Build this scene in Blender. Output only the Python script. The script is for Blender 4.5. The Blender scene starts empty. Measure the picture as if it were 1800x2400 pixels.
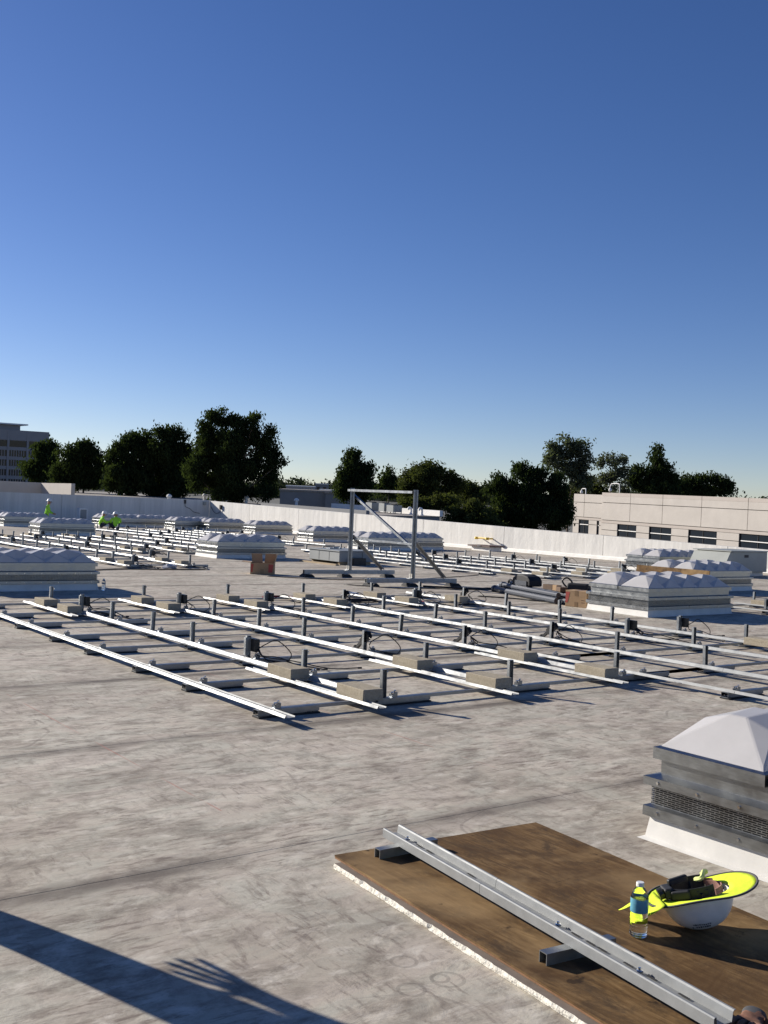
import bpy, bmesh, math, random
import numpy as np
from mathutils import Vector, Matrix, Euler
random.seed(7); RNG = np.random.default_rng(11)
R = math.radians
scene = bpy.context.scene
COL = scene.collection

# ------------------------------------------------------------------ camera
# world: X = across the rack rows, Y = along the rack rails (away), Z = normal of the roof
cam_d = bpy.data.cameras.new('camera'); cam = bpy.data.objects.new('camera', cam_d); COL.objects.link(cam)
scene.camera = cam
cam_d.sensor_fit = 'VERTICAL'; cam_d.sensor_height = 36.0
cam_d.lens = 2456.5 / 2400.0 * 36.0
cam_d.clip_start = 0.05; cam_d.clip_end = 6000
YAW, PITCH, ROLL = R(-36.62), R(-0.264), R(2.316)
def cam_matrix():
    f = Vector((-math.sin(YAW), math.cos(YAW), 0)); r = Vector((math.cos(YAW), math.sin(YAW), 0)); u = Vector((0, 0, 1))
    f2 = f*math.cos(PITCH) + u*math.sin(PITCH); u2 = -f*math.sin(PITCH) + u*math.cos(PITCH)
    r3 = r*math.cos(ROLL) + u2*math.sin(ROLL); u3 = -r*math.sin(ROLL) + u2*math.cos(ROLL)
    m = Matrix((( r3.x, u3.x, -f2.x, 0), (r3.y, u3.y, -f2.y, 0), (r3.z, u3.z, -f2.z, 1.6), (0, 0, 0, 1)))
    return m
cam.matrix_world = cam_matrix()
scene.render.resolution_x = 768; scene.render.resolution_y = 1024

# ------------------------------------------------------------------ sky, sun, exposure
SUN_AZ = R(22.5)          # from +Y towards -X
SUN_EL = R(20.5)
sun_dir = Vector((-math.sin(SUN_AZ)*math.cos(SUN_EL), math.cos(SUN_AZ)*math.cos(SUN_EL), math.sin(SUN_EL)))
world = bpy.data.worlds.new('World'); scene.world = world; world.use_nodes = True
wn = world.node_tree; wn.nodes.clear()
sky = wn.nodes.new('ShaderNodeTexSky'); sky.sky_type = 'NISHITA'; sky.sun_disc = False
sky.sun_elevation = SUN_EL; sky.sun_rotation = -SUN_AZ
sky.altitude = 0; sky.air_density = 0.78; sky.dust_density = 0.15; sky.ozone_density = 3.0
bg = wn.nodes.new('ShaderNodeBackground'); bg.inputs['Strength'].default_value = 0.067
wo = wn.nodes.new('ShaderNodeOutputWorld')
hs = wn.nodes.new('ShaderNodeHueSaturation'); hs.inputs['Saturation'].default_value = 1.22; hs.inputs['Hue'].default_value = 0.507
wb = wn.nodes.new('ShaderNodeMix'); wb.data_type = 'RGBA'; wb.blend_type = 'MULTIPLY'; wb.inputs[0].default_value = 1.0; wb.inputs[7].default_value = (1.13, 1.0, 1.02, 1)   # warm white balance
wn.links.new(sky.outputs[0], wb.inputs[6]); wn.links.new(wb.outputs[2], hs.inputs['Color']); wn.links.new(hs.outputs[0], bg.inputs[0]); wn.links.new(bg.outputs[0], wo.inputs[0])
sd = bpy.data.lights.new('sun', 'SUN'); sd.energy = 5.0; sd.angle = R(0.53); sd.color = (1.0, 0.93, 0.83)
sun = bpy.data.objects.new('sun', sd); COL.objects.link(sun)
sun.rotation_euler = (-sun_dir).to_track_quat('-Z', 'Y').to_euler(); sun.location = (0, 0, 30)
vs = scene.view_settings; vs.view_transform = 'Standard'; vs.look = 'None'; vs.exposure = 0.66; vs.gamma = 1.0; vs.use_curve_mapping = False

# ------------------------------------------------------------------ materials
def newmat(name):
    m = bpy.data.materials.new(name); m.use_nodes = True
    nt = m.node_tree; b = nt.nodes['Principled BSDF']
    return m, nt, b
def N(nt, typ, **kw):
    n = nt.nodes.new(typ)
    for k, v in kw.items():
        if k in n.inputs.keys(): n.inputs[k].default_value = v
        else: setattr(n, k, v)
    return n
def ramp(nt, fac, stops):
    r = nt.nodes.new('ShaderNodeValToRGB'); e = r.color_ramp.elements
    while len(e) < len(stops): e.new(0.5)
    for el, (p, c) in zip(e, stops):
        el.position = p; el.color = (c, c, c, 1) if not isinstance(c, tuple) else (*c, 1)
    nt.links.new(fac, r.inputs[0]); return r.outputs[0]
def mixc(nt, fac, a, b, mode='MIX'):
    n = nt.nodes.new('ShaderNodeMix'); n.data_type = 'RGBA'; n.blend_type = mode
    for sock, v in ((n.inputs[0], fac), (n.inputs[6], a), (n.inputs[7], b)):
        if isinstance(v, bpy.types.NodeSocket): nt.links.new(v, sock)
        elif isinstance(v, (int, float)): sock.default_value = v
        else: sock.default_value = (*v, 1)
    return n.outputs[2]
def mth(nt, op, a, b=None, c=None):
    n = nt.nodes.new('ShaderNodeMath'); n.operation = op
    for i, v in enumerate((a, b, c)):
        if v is None: continue
        if isinstance(v, bpy.types.NodeSocket): nt.links.new(v, n.inputs[i])
        else: n.inputs[i].default_value = v
    return n.outputs[0]
def noise(nt, vec, scale, detail=4, rough=0.6, dist=0.0):
    n = N(nt, 'ShaderNodeTexNoise'); n.inputs['Scale'].default_value = scale; n.inputs['Detail'].default_value = detail
    n.inputs['Roughness'].default_value = rough; n.inputs['Distortion'].default_value = dist
    if vec is not None: nt.links.new(vec, n.inputs['Vector'])
    return n.outputs['Fac']
def pos(nt): return nt.nodes.new('ShaderNodeNewGeometry').outputs['Position']
def objco(nt): return nt.nodes.new('ShaderNodeTexCoord').outputs['Object']
def mapping(nt, vec, scale=(1, 1, 1), rot=(0, 0, 0), loc=(0, 0, 0)):
    n = nt.nodes.new('ShaderNodeMapping'); nt.links.new(vec, n.inputs[0])
    n.inputs['Location'].default_value = loc; n.inputs['Rotation'].default_value = rot; n.inputs['Scale'].default_value = scale
    return n.outputs[0]
def bump(nt, b, h, strength, dist=0.01):
    n = nt.nodes.new('ShaderNodeBump'); n.inputs['Strength'].default_value = strength; n.inputs['Distance'].default_value = dist
    nt.links.new(h, n.inputs['Height']); nt.links.new(n.outputs[0], b.inputs['Normal'])
def plain(name, col, rough=0.6, metal=0.0, var=0.12, scale=6.0, spec=0.5, world=True, bmp=0.0, bscale=None):
    """one base colour with soft noise variation"""
    m, nt, b = newmat(name)
    v = pos(nt) if world else objco(nt)
    f = noise(nt, v, scale, 5, 0.65)
    lo = tuple(c*(1-var) for c in col); hi = tuple(min(1, c*(1+var)) for c in col)
    nt.links.new(ramp(nt, f, [(0.3, lo), (0.7, hi)]), b.inputs['Base Color'])
    b.inputs['Roughness'].default_value = rough; b.inputs['Metallic'].default_value = metal
    b.inputs['Specular IOR Level'].default_value = spec
    if bmp: bump(nt, b, noise(nt, v, bscale or scale*6, 4), bmp, 0.01)
    return m
M = {}
# roof membrane
def roof_material():
    m, nt, b = newmat('dirty_white_roof_membrane')
    p = pos(nt)
    sep = nt.nodes.new('ShaderNodeSeparateXYZ'); nt.links.new(p, sep.inputs[0])
    base = ramp(nt, noise(nt, p, 0.55, 6, 0.62, 0.4), [(0.28, (0.45, 0.393, 0.312)), (0.5, (0.55, 0.487, 0.397)), (0.72, (0.64, 0.578, 0.482))])
    tint = noise(nt, mapping(nt, p, (1, 1.6, 1), (0, 0, R(25)), (7, 2, 0)), 1.7, 5, 0.65, 1.0)
    base = mixc(nt, ramp(nt, tint, [(0.44, 0.0), (0.62, 0.6)]), base, (0.47, 0.465, 0.385))
    base = mixc(nt, ramp(nt, tint, [(0.38, 0.55), (0.5, 0.0)]), base, (0.45, 0.395, 0.335))
    # broad stains, boot blotches and fine streaky scuffs
    broad = ramp(nt, noise(nt, mapping(nt, p, (0.8, 1.3, 1), (0, 0, R(15))), 0.62, 9, 0.68, 0.25), [(0.45, 0.0), (0.66, 0.62)])
    c = mixc(nt, broad, base, (0.255, 0.225, 0.182))
    mid = noise(nt, mapping(nt, p, (1.0, 1.5, 1), (0, 0, R(-30)), (3, 9, 0)), 3.6, 9, 0.74, 0.35)
    c = mixc(nt, ramp(nt, mid, [(0.47, 0.0), (0.66, 0.85)]), c, (0.20, 0.172, 0.14))
    s1 = noise(nt, mapping(nt, p, (2.0, 9.0, 1), (0, 0, R(28))), 3.0, 7, 0.72, 0.3)
    s2 = noise(nt, mapping(nt, p, (8.0, 2.0, 1), (0, 0, R(-12))), 2.6, 7, 0.72, 0.3)
    m1 = ramp(nt, noise(nt, p, 1.1, 4, 0.6), [(0.40, 0.0), (0.60, 1.0)])
    c = mixc(nt, mth(nt, 'MULTIPLY', ramp(nt, s1, [(0.50, 0.0), (0.62, 0.8)]), m1), c, (0.18, 0.145, 0.12))
    c = mixc(nt, mth(nt, 'MULTIPLY', ramp(nt, s2, [(0.52, 0.0), (0.64, 0.75)]), mth(nt, 'SUBTRACT', 1.0, m1)), c, (0.19, 0.155, 0.13))
    # pale rubbed spots
    pal = ramp(nt, noise(nt, mapping(nt, p, (1, 1.8, 1), (0, 0, R(20))), 5.5, 7, 0.7, 0.3), [(0.53, 0.0), (0.70, 0.8)])
    c = mixc(nt, pal, c, (0.64, 0.59, 0.50))
    # drag marks: thin contour lines of a warped noise
    for sc, w, seed, st in ((0.7, 0.0022, 3.1, 0.4), (0.45, 0.0016, 23.0, 0.4)):
        f = noise(nt, mapping(nt, p, (1, 1, 1), (0, 0, 0), (seed, seed*2, 0)), sc, 1.5, 0.45, 0.3)
        d = mth(nt, 'ABSOLUTE', mth(nt, 'SUBTRACT', f, 0.5))
        ln = mth(nt, 'LESS_THAN', d, w)
        msk = ramp(nt, noise(nt, mapping(nt, p, (1, 1, 1), (0, 0, 0), (0, seed, 0)), 1.3, 3), [(0.5, 0.0), (0.6, st)])
        c = mixc(nt, mth(nt, 'MULTIPLY', ln, msk), c, (0.16, 0.135, 0.12))
    # fine shoe-sole grit
    vo = N(nt, 'ShaderNodeTexVoronoi'); vo.inputs['Scale'].default_value = 26; nt.links.new(mapping(nt, p, (1, 2.2, 1), (0, 0, R(35))), vo.inputs['Vector'])
    gm = ramp(nt, noise(nt, p, 2.3, 4, 0.6, 1.0), [(0.57, 0.0), (0.66, 0.55)])
    gr = ramp(nt, vo.outputs['Distance'], [(0.10, 1.0), (0.28, 0.0)])
    c = mixc(nt, mth(nt, 'MULTIPLY', gm, gr), c, (0.15, 0.125, 0.11))
    # dirt that collects along the lapped seams, every 2.27 m in Y
    yw = mth(nt, 'ADD', sep.outputs[1], mth(nt, 'MULTIPLY', noise(nt, p, 1.6, 3), 0.05))
    t = mth(nt, 'MULTIPLY', mth(nt, 'PINGPONG', mth(nt, 'SUBTRACT', yw, 4.15), 1.135), 1.0)
    seam = ramp(nt, t, [(0.0, 0.9), (0.04, 0.8), (0.09, 0.3), (0.2, 0.0)])
    sm = ramp(nt, noise(nt, p, 0.9, 4, 0.6), [(0.36, 0.22), (0.58, 1.0)])
    c = mixc(nt, mth(nt, 'MULTIPLY', seam, sm), c, (0.145, 0.125, 0.105))
    # pink chalk lines along the rails
    for xc in (4.52, 2.6):
        d = mth(nt, 'ABSOLUTE', mth(nt, 'SUBTRACT', sep.outputs[0], xc))
        l = mth(nt, 'MULTIPLY', mth(nt, 'LESS_THAN', d, 0.006), ramp(nt, noise(nt, p, 2.0, 3), [(0.42, 0.0), (0.6, 0.55)]))
        l = mth(nt, 'MULTIPLY', l, mth(nt, 'GREATER_THAN', sep.outputs[1], 4.8))
        c = mixc(nt, l, c, (0.42, 0.19, 0.15))
    # old ring stains where pipe feet stood
    for (x, y, r) in ((2.31, 2.883, 0.045), (2.353, 2.693, 0.055), (2.2, 2.70, 0.045), (2.335, 2.715, 0.03)):
        dx = mth(nt, 'SUBTRACT', sep.outputs[0], x); dy = mth(nt, 'SUBTRACT', sep.outputs[1], y)
        d = mth(nt, 'SQRT', mth(nt, 'ADD', mth(nt, 'MULTIPLY', dx, dx), mth(nt, 'MULTIPLY', dy, dy)))
        rg = mth(nt, 'LESS_THAN', mth(nt, 'ABSOLUTE', mth(nt, 'SUBTRACT', d, r)), 0.007)
        c = mixc(nt, mth(nt, 'MULTIPLY', rg, 0.32), c, (0.13, 0.115, 0.10))
    nt.links.new(c, b.inputs['Base Color'])
    b.inputs['Roughness'].default_value = 0.8; b.inputs['Specular IOR Level'].default_value = 0.12
    bump(nt, b, mth(nt, 'ADD', noise(nt, p, 5.0, 6, 0.65, 0.6), mth(nt, 'MULTIPLY', noise(nt, p, 1.1, 3), 1.5)), 0.35, 0.012)
    return m
M['roof'] = roof_material()
def metal(name, col, rough, var=0.10, streak=None, mtl=1.0):
    m, nt, b = newmat(name)
    v = pos(nt)
    f = noise(nt, mapping(nt, v, streak or (1, 1, 1)), 14, 5, 0.7)
    lo = tuple(c*(1-var) for c in col); hi = tuple(min(1, c*(1+var)) for c in col)
    nt.links.new(ramp(nt, f, [(0.3, lo), (0.7, hi)]), b.inputs['Base Color'])
    nt.links.new(ramp(nt, noise(nt, v, 9, 4), [(0.3, rough*0.8), (0.7, min(1, rough*1.25))]), b.inputs['Roughness'])
    b.inputs['Metallic'].default_value = mtl
    return m
M['rail'] = metal('galvalume_rail', (0.25, 0.26, 0.262), 0.56, mtl=0.28)
M['galv'] = metal('galvanised_steel', (0.235, 0.255, 0.28), 0.34, 0.14, mtl=1.0)
M['strut'] = metal('zinc_strut_channel', (0.30, 0.315, 0.325), 0.42, 0.12, mtl=1.0)
M['alu'] = metal('mill_aluminium', (0.33, 0.34, 0.34), 0.33, 0.14, (1, 1, 6), mtl=1.0)
M['bolt'] = metal('bright_zinc_bolt', (0.85, 0.85, 0.82), 0.18)
M['pad'] = plain('black_foam_pad', (0.015, 0.015, 0.017), 0.85)
M['black'] = plain('black_plastic', (0.012, 0.012, 0.013), 0.42, var=0.3)
M['cable'] = plain('black_cable', (0.010, 0.010, 0.011), 0.5)
M['rubber'] = plain('black_rubber_block', (0.022, 0.022, 0.022), 0.8, var=0.3, bmp=0.2)
M['curb'] = plain('white_curb_membrane', (0.66, 0.645, 0.60), 0.6, var=0.12, scale=3.0, bmp=0.15, bscale=7)
M['slotdark'] = plain('dark_vent_interior', (0.02, 0.02, 0.022), 0.8)
def dome_mat():
    m, nt, b = newmat('milky_acrylic_dome')
    f = noise(nt, pos(nt), 3.0, 5, 0.7)
    nt.links.new(ramp(nt, f, [(0.3, (0.56, 0.545, 0.53)), (0.7, (0.64, 0.622, 0.605))]), b.inputs['Base Color'])
    b.inputs['Roughness'].default_value = 0.34; b.inputs['Coat Weight'].default_value = 0.15
    b.inputs['Transmission Weight'].default_value = 0.0
    b.inputs['Subsurface Weight'].default_value = 0.0
    bump(nt, b, noise(nt, pos(nt), 120, 2), 0.04, 0.002)
    tr = nt.nodes.new('ShaderNodeBsdfTranslucent'); tr.inputs[0].default_value = (0.62, 0.60, 0.59, 1); mx = nt.nodes.new('ShaderNodeMixShader'); mx.inputs[0].default_value = 0.22
    nt.links.new(b.outputs[0], mx.inputs[1]); nt.links.new(tr.outputs[0], mx.inputs[2]); nt.links.new(mx.outputs[0], nt.nodes['Material Output'].inputs['Surface'])
    return m
M['dome'] = dome_mat()
def block_mat():
    m, nt, b = newmat('tan_concrete_block')
    v = pos(nt)
    c = ramp(nt, noise(nt, v, 55, 6, 0.8), [(0.25, (0.24, 0.20, 0.145)), (0.5, (0.36, 0.315, 0.235)), (0.75, (0.44, 0.39, 0.30))])
    c = mixc(nt, ramp(nt, noise(nt, v, 6, 3), [(0.45, 0.0), (0.7, 0.35)]), c, (0.25, 0.215, 0.165))
    nt.links.new(c, b.inputs['Base Color']); b.inputs['Roughness'].default_value = 0.95; b.inputs['Specular IOR Level'].default_value = 0.15
    bump(nt, b, noise(nt, v, 90, 5, 0.75), 0.6, 0.006)
    return m
M['block'] = block_mat()
def wall_mat(name, col, streak=0.16):
    m, nt, b = newmat(name)
    p = pos(nt)
    c = ramp(nt, noise(nt, mapping(nt, p, (3.2, 3.2, 0.22)), 1.0, 6, 0.7, 0.4), [(0.3, tuple(x*(1-streak) for x in col)), (0.65, tuple(min(1, x*(1+streak*0.4)) for x in col))])
    c = mixc(nt, ramp(nt, noise(nt, mapping(nt, p, (9, 9, 0.5)), 1.0, 5, 0.7), [(0.52, 0.0), (0.72, 0.22)]), c, tuple(x*0.62 for x in col))
    nt.links.new(c, b.inputs['Base Color']); b.inputs['Roughness'].default_value = 0.75; b.inputs['Specular IOR Level'].default_value = 0.2
    bump(nt, b, noise(nt, mapping(nt, p, (1.6, 1.6, 1.0)), 1.2, 5), 0.5, 0.05)
    return m
M['parapet'] = wall_mat('white_parapet_membrane', (0.64, 0.625, 0.59))
M['stucco'] = plain('beige_precast_stucco', (0.475, 0.44, 0.40), 0.9, var=0.06, scale=0.6, spec=0.1)
M['stucco2'] = plain('pinkish_precast_band', (0.445, 0.40, 0.36), 0.9, var=0.05, scale=0.6, spec=0.1)
M['groove'] = plain('dark_joint_sealant', (0.22, 0.19, 0.17), 0.9)  # own dark colour of the joints between panels
def glass_mat():
    m, nt, b = newmat('dark_tinted_window_glass')
    b.inputs['Base Color'].default_value = (0.012, 0.018, 0.026, 1); b.inputs['Roughness'].default_value = 0.08
    b.inputs['Specular IOR Level'].default_value = 0.22
    bump(nt, b, noise(nt, pos(nt), 0.7, 2), 0.03, 0.05)
    return m
M['glass'] = glass_mat()
M['office'] = plain('grey_office_concrete', (0.33, 0.30, 0.285), 0.9, var=0.06, scale=0.2)
M['white'] = plain('white_paint', (0.74, 0.73, 0.70), 0.6, var=0.06)
M['hvac'] = plain('grey_green_painted_sheet', (0.30, 0.315, 0.29), 0.5, var=0.08, scale=2.0)
M['hvac2'] = plain('grey_equipment_paint', (0.235, 0.25, 0.25), 0.5, var=0.08, scale=2.0)
M['card'] = plain('brown_cardboard', (0.36, 0.235, 0.13), 0.9, var=0.08, scale=8)
M['cardred'] = plain('red_print_on_cardboard', (0.42, 0.075, 0.055), 0.8)
M['tape'] = plain('brown_packing_tape', (0.24, 0.15, 0.075), 0.4)
M['yellowp'] = plain('yellow_safety_paint', (0.72, 0.47, 0.03), 0.5)
M['maroon'] = plain('dark_maroon_lid', (0.065, 0.028, 0.024), 0.6)
def ply_mat():
    m, nt, b = newmat('weathered_plywood')
    p = pos(nt)
    g = noise(nt, mapping(nt, p, (7.0, 0.9, 1), (0, 0, R(-2))), 2.4, 9, 0.72, 1.4)
    g2 = noise(nt, mapping(nt, p, (34, 2.0, 1), (0, 0, R(3))), 1.5, 6, 0.7, 0.6)
    blot = noise(nt, p, 2.6, 6, 0.65, 0.8)
    c = ramp(nt, g, [(0.28, (0.085, 0.048, 0.021)), (0.5, (0.175, 0.106, 0.047)), (0.72, (0.29, 0.188, 0.09))])
    c = mixc(nt, ramp(nt, g2, [(0.45, 0.0), (0.68, 0.6)]), c, (0.075, 0.04, 0.018))
    c = mixc(nt, ramp(nt, noise(nt, mapping(nt, p, (1.6, 1, 1), (0, 0, R(25)), (2, 7, 0)), 5.5, 8, 0.75, 0.4), [(0.46, 0.0), (0.62, 0.8)]), c, (0.062, 0.042, 0.026))
    c = mixc(nt, ramp(nt, blot, [(0.46, 0.0), (0.66, 0.85)]), c, (0.085, 0.048, 0.023))
    c = mixc(nt, ramp(nt, noise(nt, p, 1.3, 5, 0.6, 0.5), [(0.48, 0.0), (0.68, 0.7)]), c, (0.38, 0.255, 0.125))
    c = mixc(nt, ramp(nt, noise(nt, mapping(nt, p, (1, 1, 1), (0, 0, 0), (5, 3, 0)), 9, 4, 0.6), [(0.66, 0.0), (0.72, 0.8)]), c, (0.03, 0.02, 0.014))
    nt.links.new(c, b.inputs['Base Color']); b.inputs['Roughness'].default_value = 0.75; b.inputs['Specular IOR Level'].default_value = 0.08
    bump(nt, b, mth(nt, 'ADD', g2, g), 0.25, 0.004)
    return m
M['ply'] = ply_mat()
M['plyedge'] = plain('plywood_edge', (0.20, 0.10, 0.045), 0.8, var=0.3, scale=25)
M['foam'] = plain('cream_foam_board_edge', (0.66, 0.63, 0.55), 0.95, var=0.22, scale=30, bmp=0.7, bscale=60)
M['facer'] = plain('grey_foam_board_facer', (0.17, 0.135, 0.105), 0.9, var=0.25, scale=9)
M['hivis'] = plain('fluorescent_yellow_fabric', (0.62, 0.78, 0.03), 0.85, var=0.10, scale=25, bmp=0.2, bscale=60)
M['hivisg'] = plain('lime_hi_vis_shirt', (0.34, 0.72, 0.05), 0.9, var=0.10, scale=12)
M['trim'] = plain('dark_grey_binding', (0.06, 0.06, 0.062), 0.8)
M['helmet'] = plain('white_hard_hat_shell', (0.72, 0.71, 0.68), 0.35, var=0.06, scale=18)
M['print'] = plain('black_printed_marks', (0.02, 0.02, 0.022), 0.6)
M['suspn'] = plain('black_suspension_strap', (0.012, 0.012, 0.013), 0.6)
M['pinkpad'] = plain('dusty_pink_brow_pad', (0.30, 0.16, 0.13), 0.9)
M['strapy'] = plain('pale_yellow_cord', (0.55, 0.62, 0.22), 0.85)
def clear_mat(name, ior, col=(1, 1, 1), rough=0.0):
    m, nt, b = newmat(name)
    b.inputs['Base Color'].default_value = (*col, 1); b.inputs['Roughness'].default_value = rough
    b.inputs['IOR'].default_value = ior; b.inputs['Transmission Weight'].default_value = 1.0
    return m
M['pet'] = clear_mat('clear_pet_plastic', 1.25, (0.97, 0.985, 0.98), 0.02)
M['water'] = clear_mat('water', 1.33, (0.98, 0.99, 0.99))
M['label'] = plain('blue_paper_label', (0.10, 0.30, 0.40), 0.4, var=0.25, scale=30)
M['cap'] = plain('white_bottle_cap', (0.75, 0.75, 0.74), 0.4)
M['skin'] = plain('skin', (0.30, 0.16, 0.10), 0.6)
M['denim'] = plain('dark_work_trousers', (0.025, 0.03, 0.045), 0.9)
M['boot'] = plain('brown_work_boot', (0.06, 0.035, 0.02), 0.8)
M['gunmetal'] = plain('dark_wrapped_pipe', (0.020, 0.028, 0.045), 0.45, var=0.2)
M['bag'] = plain('black_nylon_bag', (0.012, 0.012, 0.014), 0.75, var=0.3)
M['darkwood'] = plain('dark_wood_offcut', (0.10, 0.06, 0.035), 0.85, var=0.3)
M['wood'] = plain('pale_lumber', (0.34, 0.26, 0.16), 0.85, var=0.15)
M['redcable'] = plain('dark_red_cable', (0.17, 0.012, 0.018), 0.45)
M['plasticbag'] = plain('grey_plastic_bag', (0.45, 0.45, 0.46), 0.25, var=0.3, scale=30)
M['glove'] = plain('brown_leather_glove', (0.16, 0.075, 0.045), 0.8, var=0.5, scale=40)
def leaf_mat(name, col, var=0.35):
    m, nt, b = newmat(name)
    oi = nt.nodes.new('ShaderNodeNewGeometry')
    c = ramp(nt, noise(nt, oi.outputs['Position'], 0.9, 4, 0.7), [(0.3, tuple(x*(1-var) for x in col)), (0.7, tuple(x*(1+var) for x in col))])
    d = nt.nodes.new('ShaderNodeBsdfDiffuse'); tr = nt.nodes.new('ShaderNodeBsdfTranslucent'); mx = nt.nodes.new('ShaderNodeMixShader'); mx.inputs[0].default_value = 0.38
    nt.links.new(c, d.inputs[0]); nt.links.new(mixc(nt, 1.0, c, (1.15, 1.25, 0.55), 'MULTIPLY'), tr.inputs[0])
    nt.links.new(d.outputs[0], mx.inputs[1]); nt.links.new(tr.outputs[0], mx.inputs[2]); nt.links.new(mx.outputs[0], nt.nodes['Material Output'].inputs['Surface'])
    return m
M['pine'] = leaf_mat('dark_pine_needles', (0.031, 0.043, 0.019))
M['broad'] = leaf_mat('dull_green_leaves', (0.055, 0.064, 0.026))
M['bush'] = leaf_mat('olive_shrub_leaves', (0.062, 0.070, 0.028))
M['euc'] = leaf_mat('grey_green_eucalyptus_leaves', (0.085, 0.098, 0.066))
M['thin'] = leaf_mat('sparse_grey_leaves', (0.08, 0.09, 0.07))
M['farwood'] = leaf_mat('distant_trees', (0.030, 0.038, 0.032))
M['bark'] = plain('grey_brown_bark', (0.13, 0.10, 0.075), 0.95, var=0.3, scale=4)
M['ground'] = plain('dry_ground_and_asphalt', (0.10, 0.10, 0.085), 0.95, var=0.4, scale=0.03)
M['nroof'] = plain('tan_gravel_roof', (0.27, 0.245, 0.215), 0.95, var=0.15, scale=0.3)
M['greywall'] = plain('grey_painted_wall', (0.20, 0.205, 0.21), 0.9, var=0.08, scale=0.3)

# ------------------------------------------------------------------ mesh helpers
class MB:
    def __init__(s): s.v = []; s.f = []; s.mi = []; s.cur = 0
    def add(s, vs, fs):
        o = len(s.v); s.v += [tuple(p) for p in vs]; s.f += [tuple(i+o for i in f) for f in fs]; s.mi += [s.cur]*len(fs); return s
    def box(s, x0, x1, y0, y1, z0, z1):
        return s.hexa([(x0, y0, z0), (x1, y0, z0), (x1, y1, z0), (x0, y1, z0), (x0, y0, z1), (x1, y0, z1), (x1, y1, z1), (x0, y1, z1)])
    def hexa(s, v): return s.add(v, [(3, 2, 1, 0), (4, 5, 6, 7), (0, 1, 5, 4), (1, 2, 6, 5), (2, 3, 7, 6), (3, 0, 4, 7)])
    def rbox(s, c, size, M3):
        hx, hy, hz = size[0]/2, size[1]/2, size[2]/2
        pts = [(-hx, -hy, -hz), (hx, -hy, -hz), (hx, hy, -hz), (-hx, hy, -hz), (-hx, -hy, hz), (hx, -hy, hz), (hx, hy, hz), (-hx, hy, hz)]
        return s.hexa([Vector(c) + M3 @ Vector(p) for p in pts])
    def beam(s, p, q, w, h, up=(0, 0, 1)):
        p, q = Vector(p), Vector(q); d = (q-p); L = d.length; d.normalize()
        side = d.cross(Vector(up))
        if side.length < 1e-4: side = d.cross(Vector((1, 0, 0)))
        side.normalize(); u = side.cross(d)
        m = Matrix((side, d, u)).transposed()
        return s.rbox((p+q)/2, (w, L, h), m)
    def frustum(s, r0, z0, r1, z1):
        (a, b, c, d), (e, f, g, h) = r0, r1
        return s.hexa([(a, c, z0), (b, c, z0), (b, d, z0), (a, d, z0), (e, g, z1), (f, g, z1), (f, h, z1), (e, h, z1)])
    def sheet(s, poly, a0, a1, t, axis='y'):
        """thin folded sheet: open polyline in (x,z) extruded along y (or y,z along x)"""
        pl = [Vector((p[0], p[1])) for p in poly]; n = len(pl); off = []
        for i in range(n):
            d = Vector((0, 0))
            if i > 0: d += (pl[i]-pl[i-1]).normalized()
            if i < n-1: d += (pl[i+1]-pl[i]).normalized()
            d.normalize(); off.append(pl[i] + Vector((-d.y, d.x))*t)
        ring = pl + off[::-1]; k = len(ring)
        if axis == 'y': mk = lambda p, a: (p.x, a, p.y)
        else: mk = lambda p, a: (a, p.x, p.y)
        vs = [mk(p, a0) for p in ring] + [mk(p, a1) for p in ring]
        fs = [(i, (i+1) % k, k+(i+1) % k, k+i) for i in range(k)]
        for i in range(n-1):
            fs.append((i, k-1-i, k-2-i, i+1)); fs.append((k+i, k+i+1, 2*k-2-i, 2*k-1-i))
        return s.add(vs, fs)
    def tube(s, pts, r, n=6, closed=True):
        pts = [Vector(p) for p in pts]; rings = []; rr = r if isinstance(r, (list, tuple)) else [r]*len(pts)
        prev = None
        for i, p in enumerate(pts):
            d = (pts[min(i+1, len(pts)-1)] - pts[max(i-1, 0)])
            d = d.normalized() if d.length > 1e-9 else Vector((0, 0, 1))
            a = prev if prev is not None else (Vector((0, 0, 1)) if abs(d.z) < 0.9 else Vector((1, 0, 0)))
            a = (a - d*a.dot(d)); a = a.normalized() if a.length > 1e-6 else d.orthogonal().normalized()
            prev = a; b2 = d.cross(a)
            rings.append([p + (a*math.cos(2*math.pi*k/n) + b2*math.sin(2*math.pi*k/n))*rr[i] for k in range(n)])
        o = len(s.v); s.v += [tuple(q) for rg in rings for q in rg]; fs = []
        for i in range(len(pts)-1):
            for k in range(n): fs.append((o+i*n+k, o+i*n+(k+1) % n, o+(i+1)*n+(k+1) % n, o+(i+1)*n+k))
        if closed:
            fs.append(tuple(o+k for k in range(n))[::-1]); fs.append(tuple(o+(len(pts)-1)*n+k for k in range(n)))
        s.f += fs; s.mi += [s.cur]*len(fs); return s
    def lathe(s, prof, n=20, c=(0, 0, 0), capped=True):
        o = len(s.v)
        for (r, z) in prof:
            for k in range(n): s.v.append((c[0]+r*math.cos(2*math.pi*k/n), c[1]+r*math.sin(2*math.pi*k/n), c[2]+z))
        fs = []
        for i in range(len(prof)-1):
            for k in range(n): fs.append((o+i*n+k, o+i*n+(k+1) % n, o+(i+1)*n+(k+1) % n, o+(i+1)*n+k))
        if capped:
            fs.append(tuple(o+k for k in range(n))[::-1]); fs.append(tuple(o+(len(prof)-1)*n+k for k in range(n)))
        s.f += fs; s.mi += [s.cur]*len(fs); return s
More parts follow.
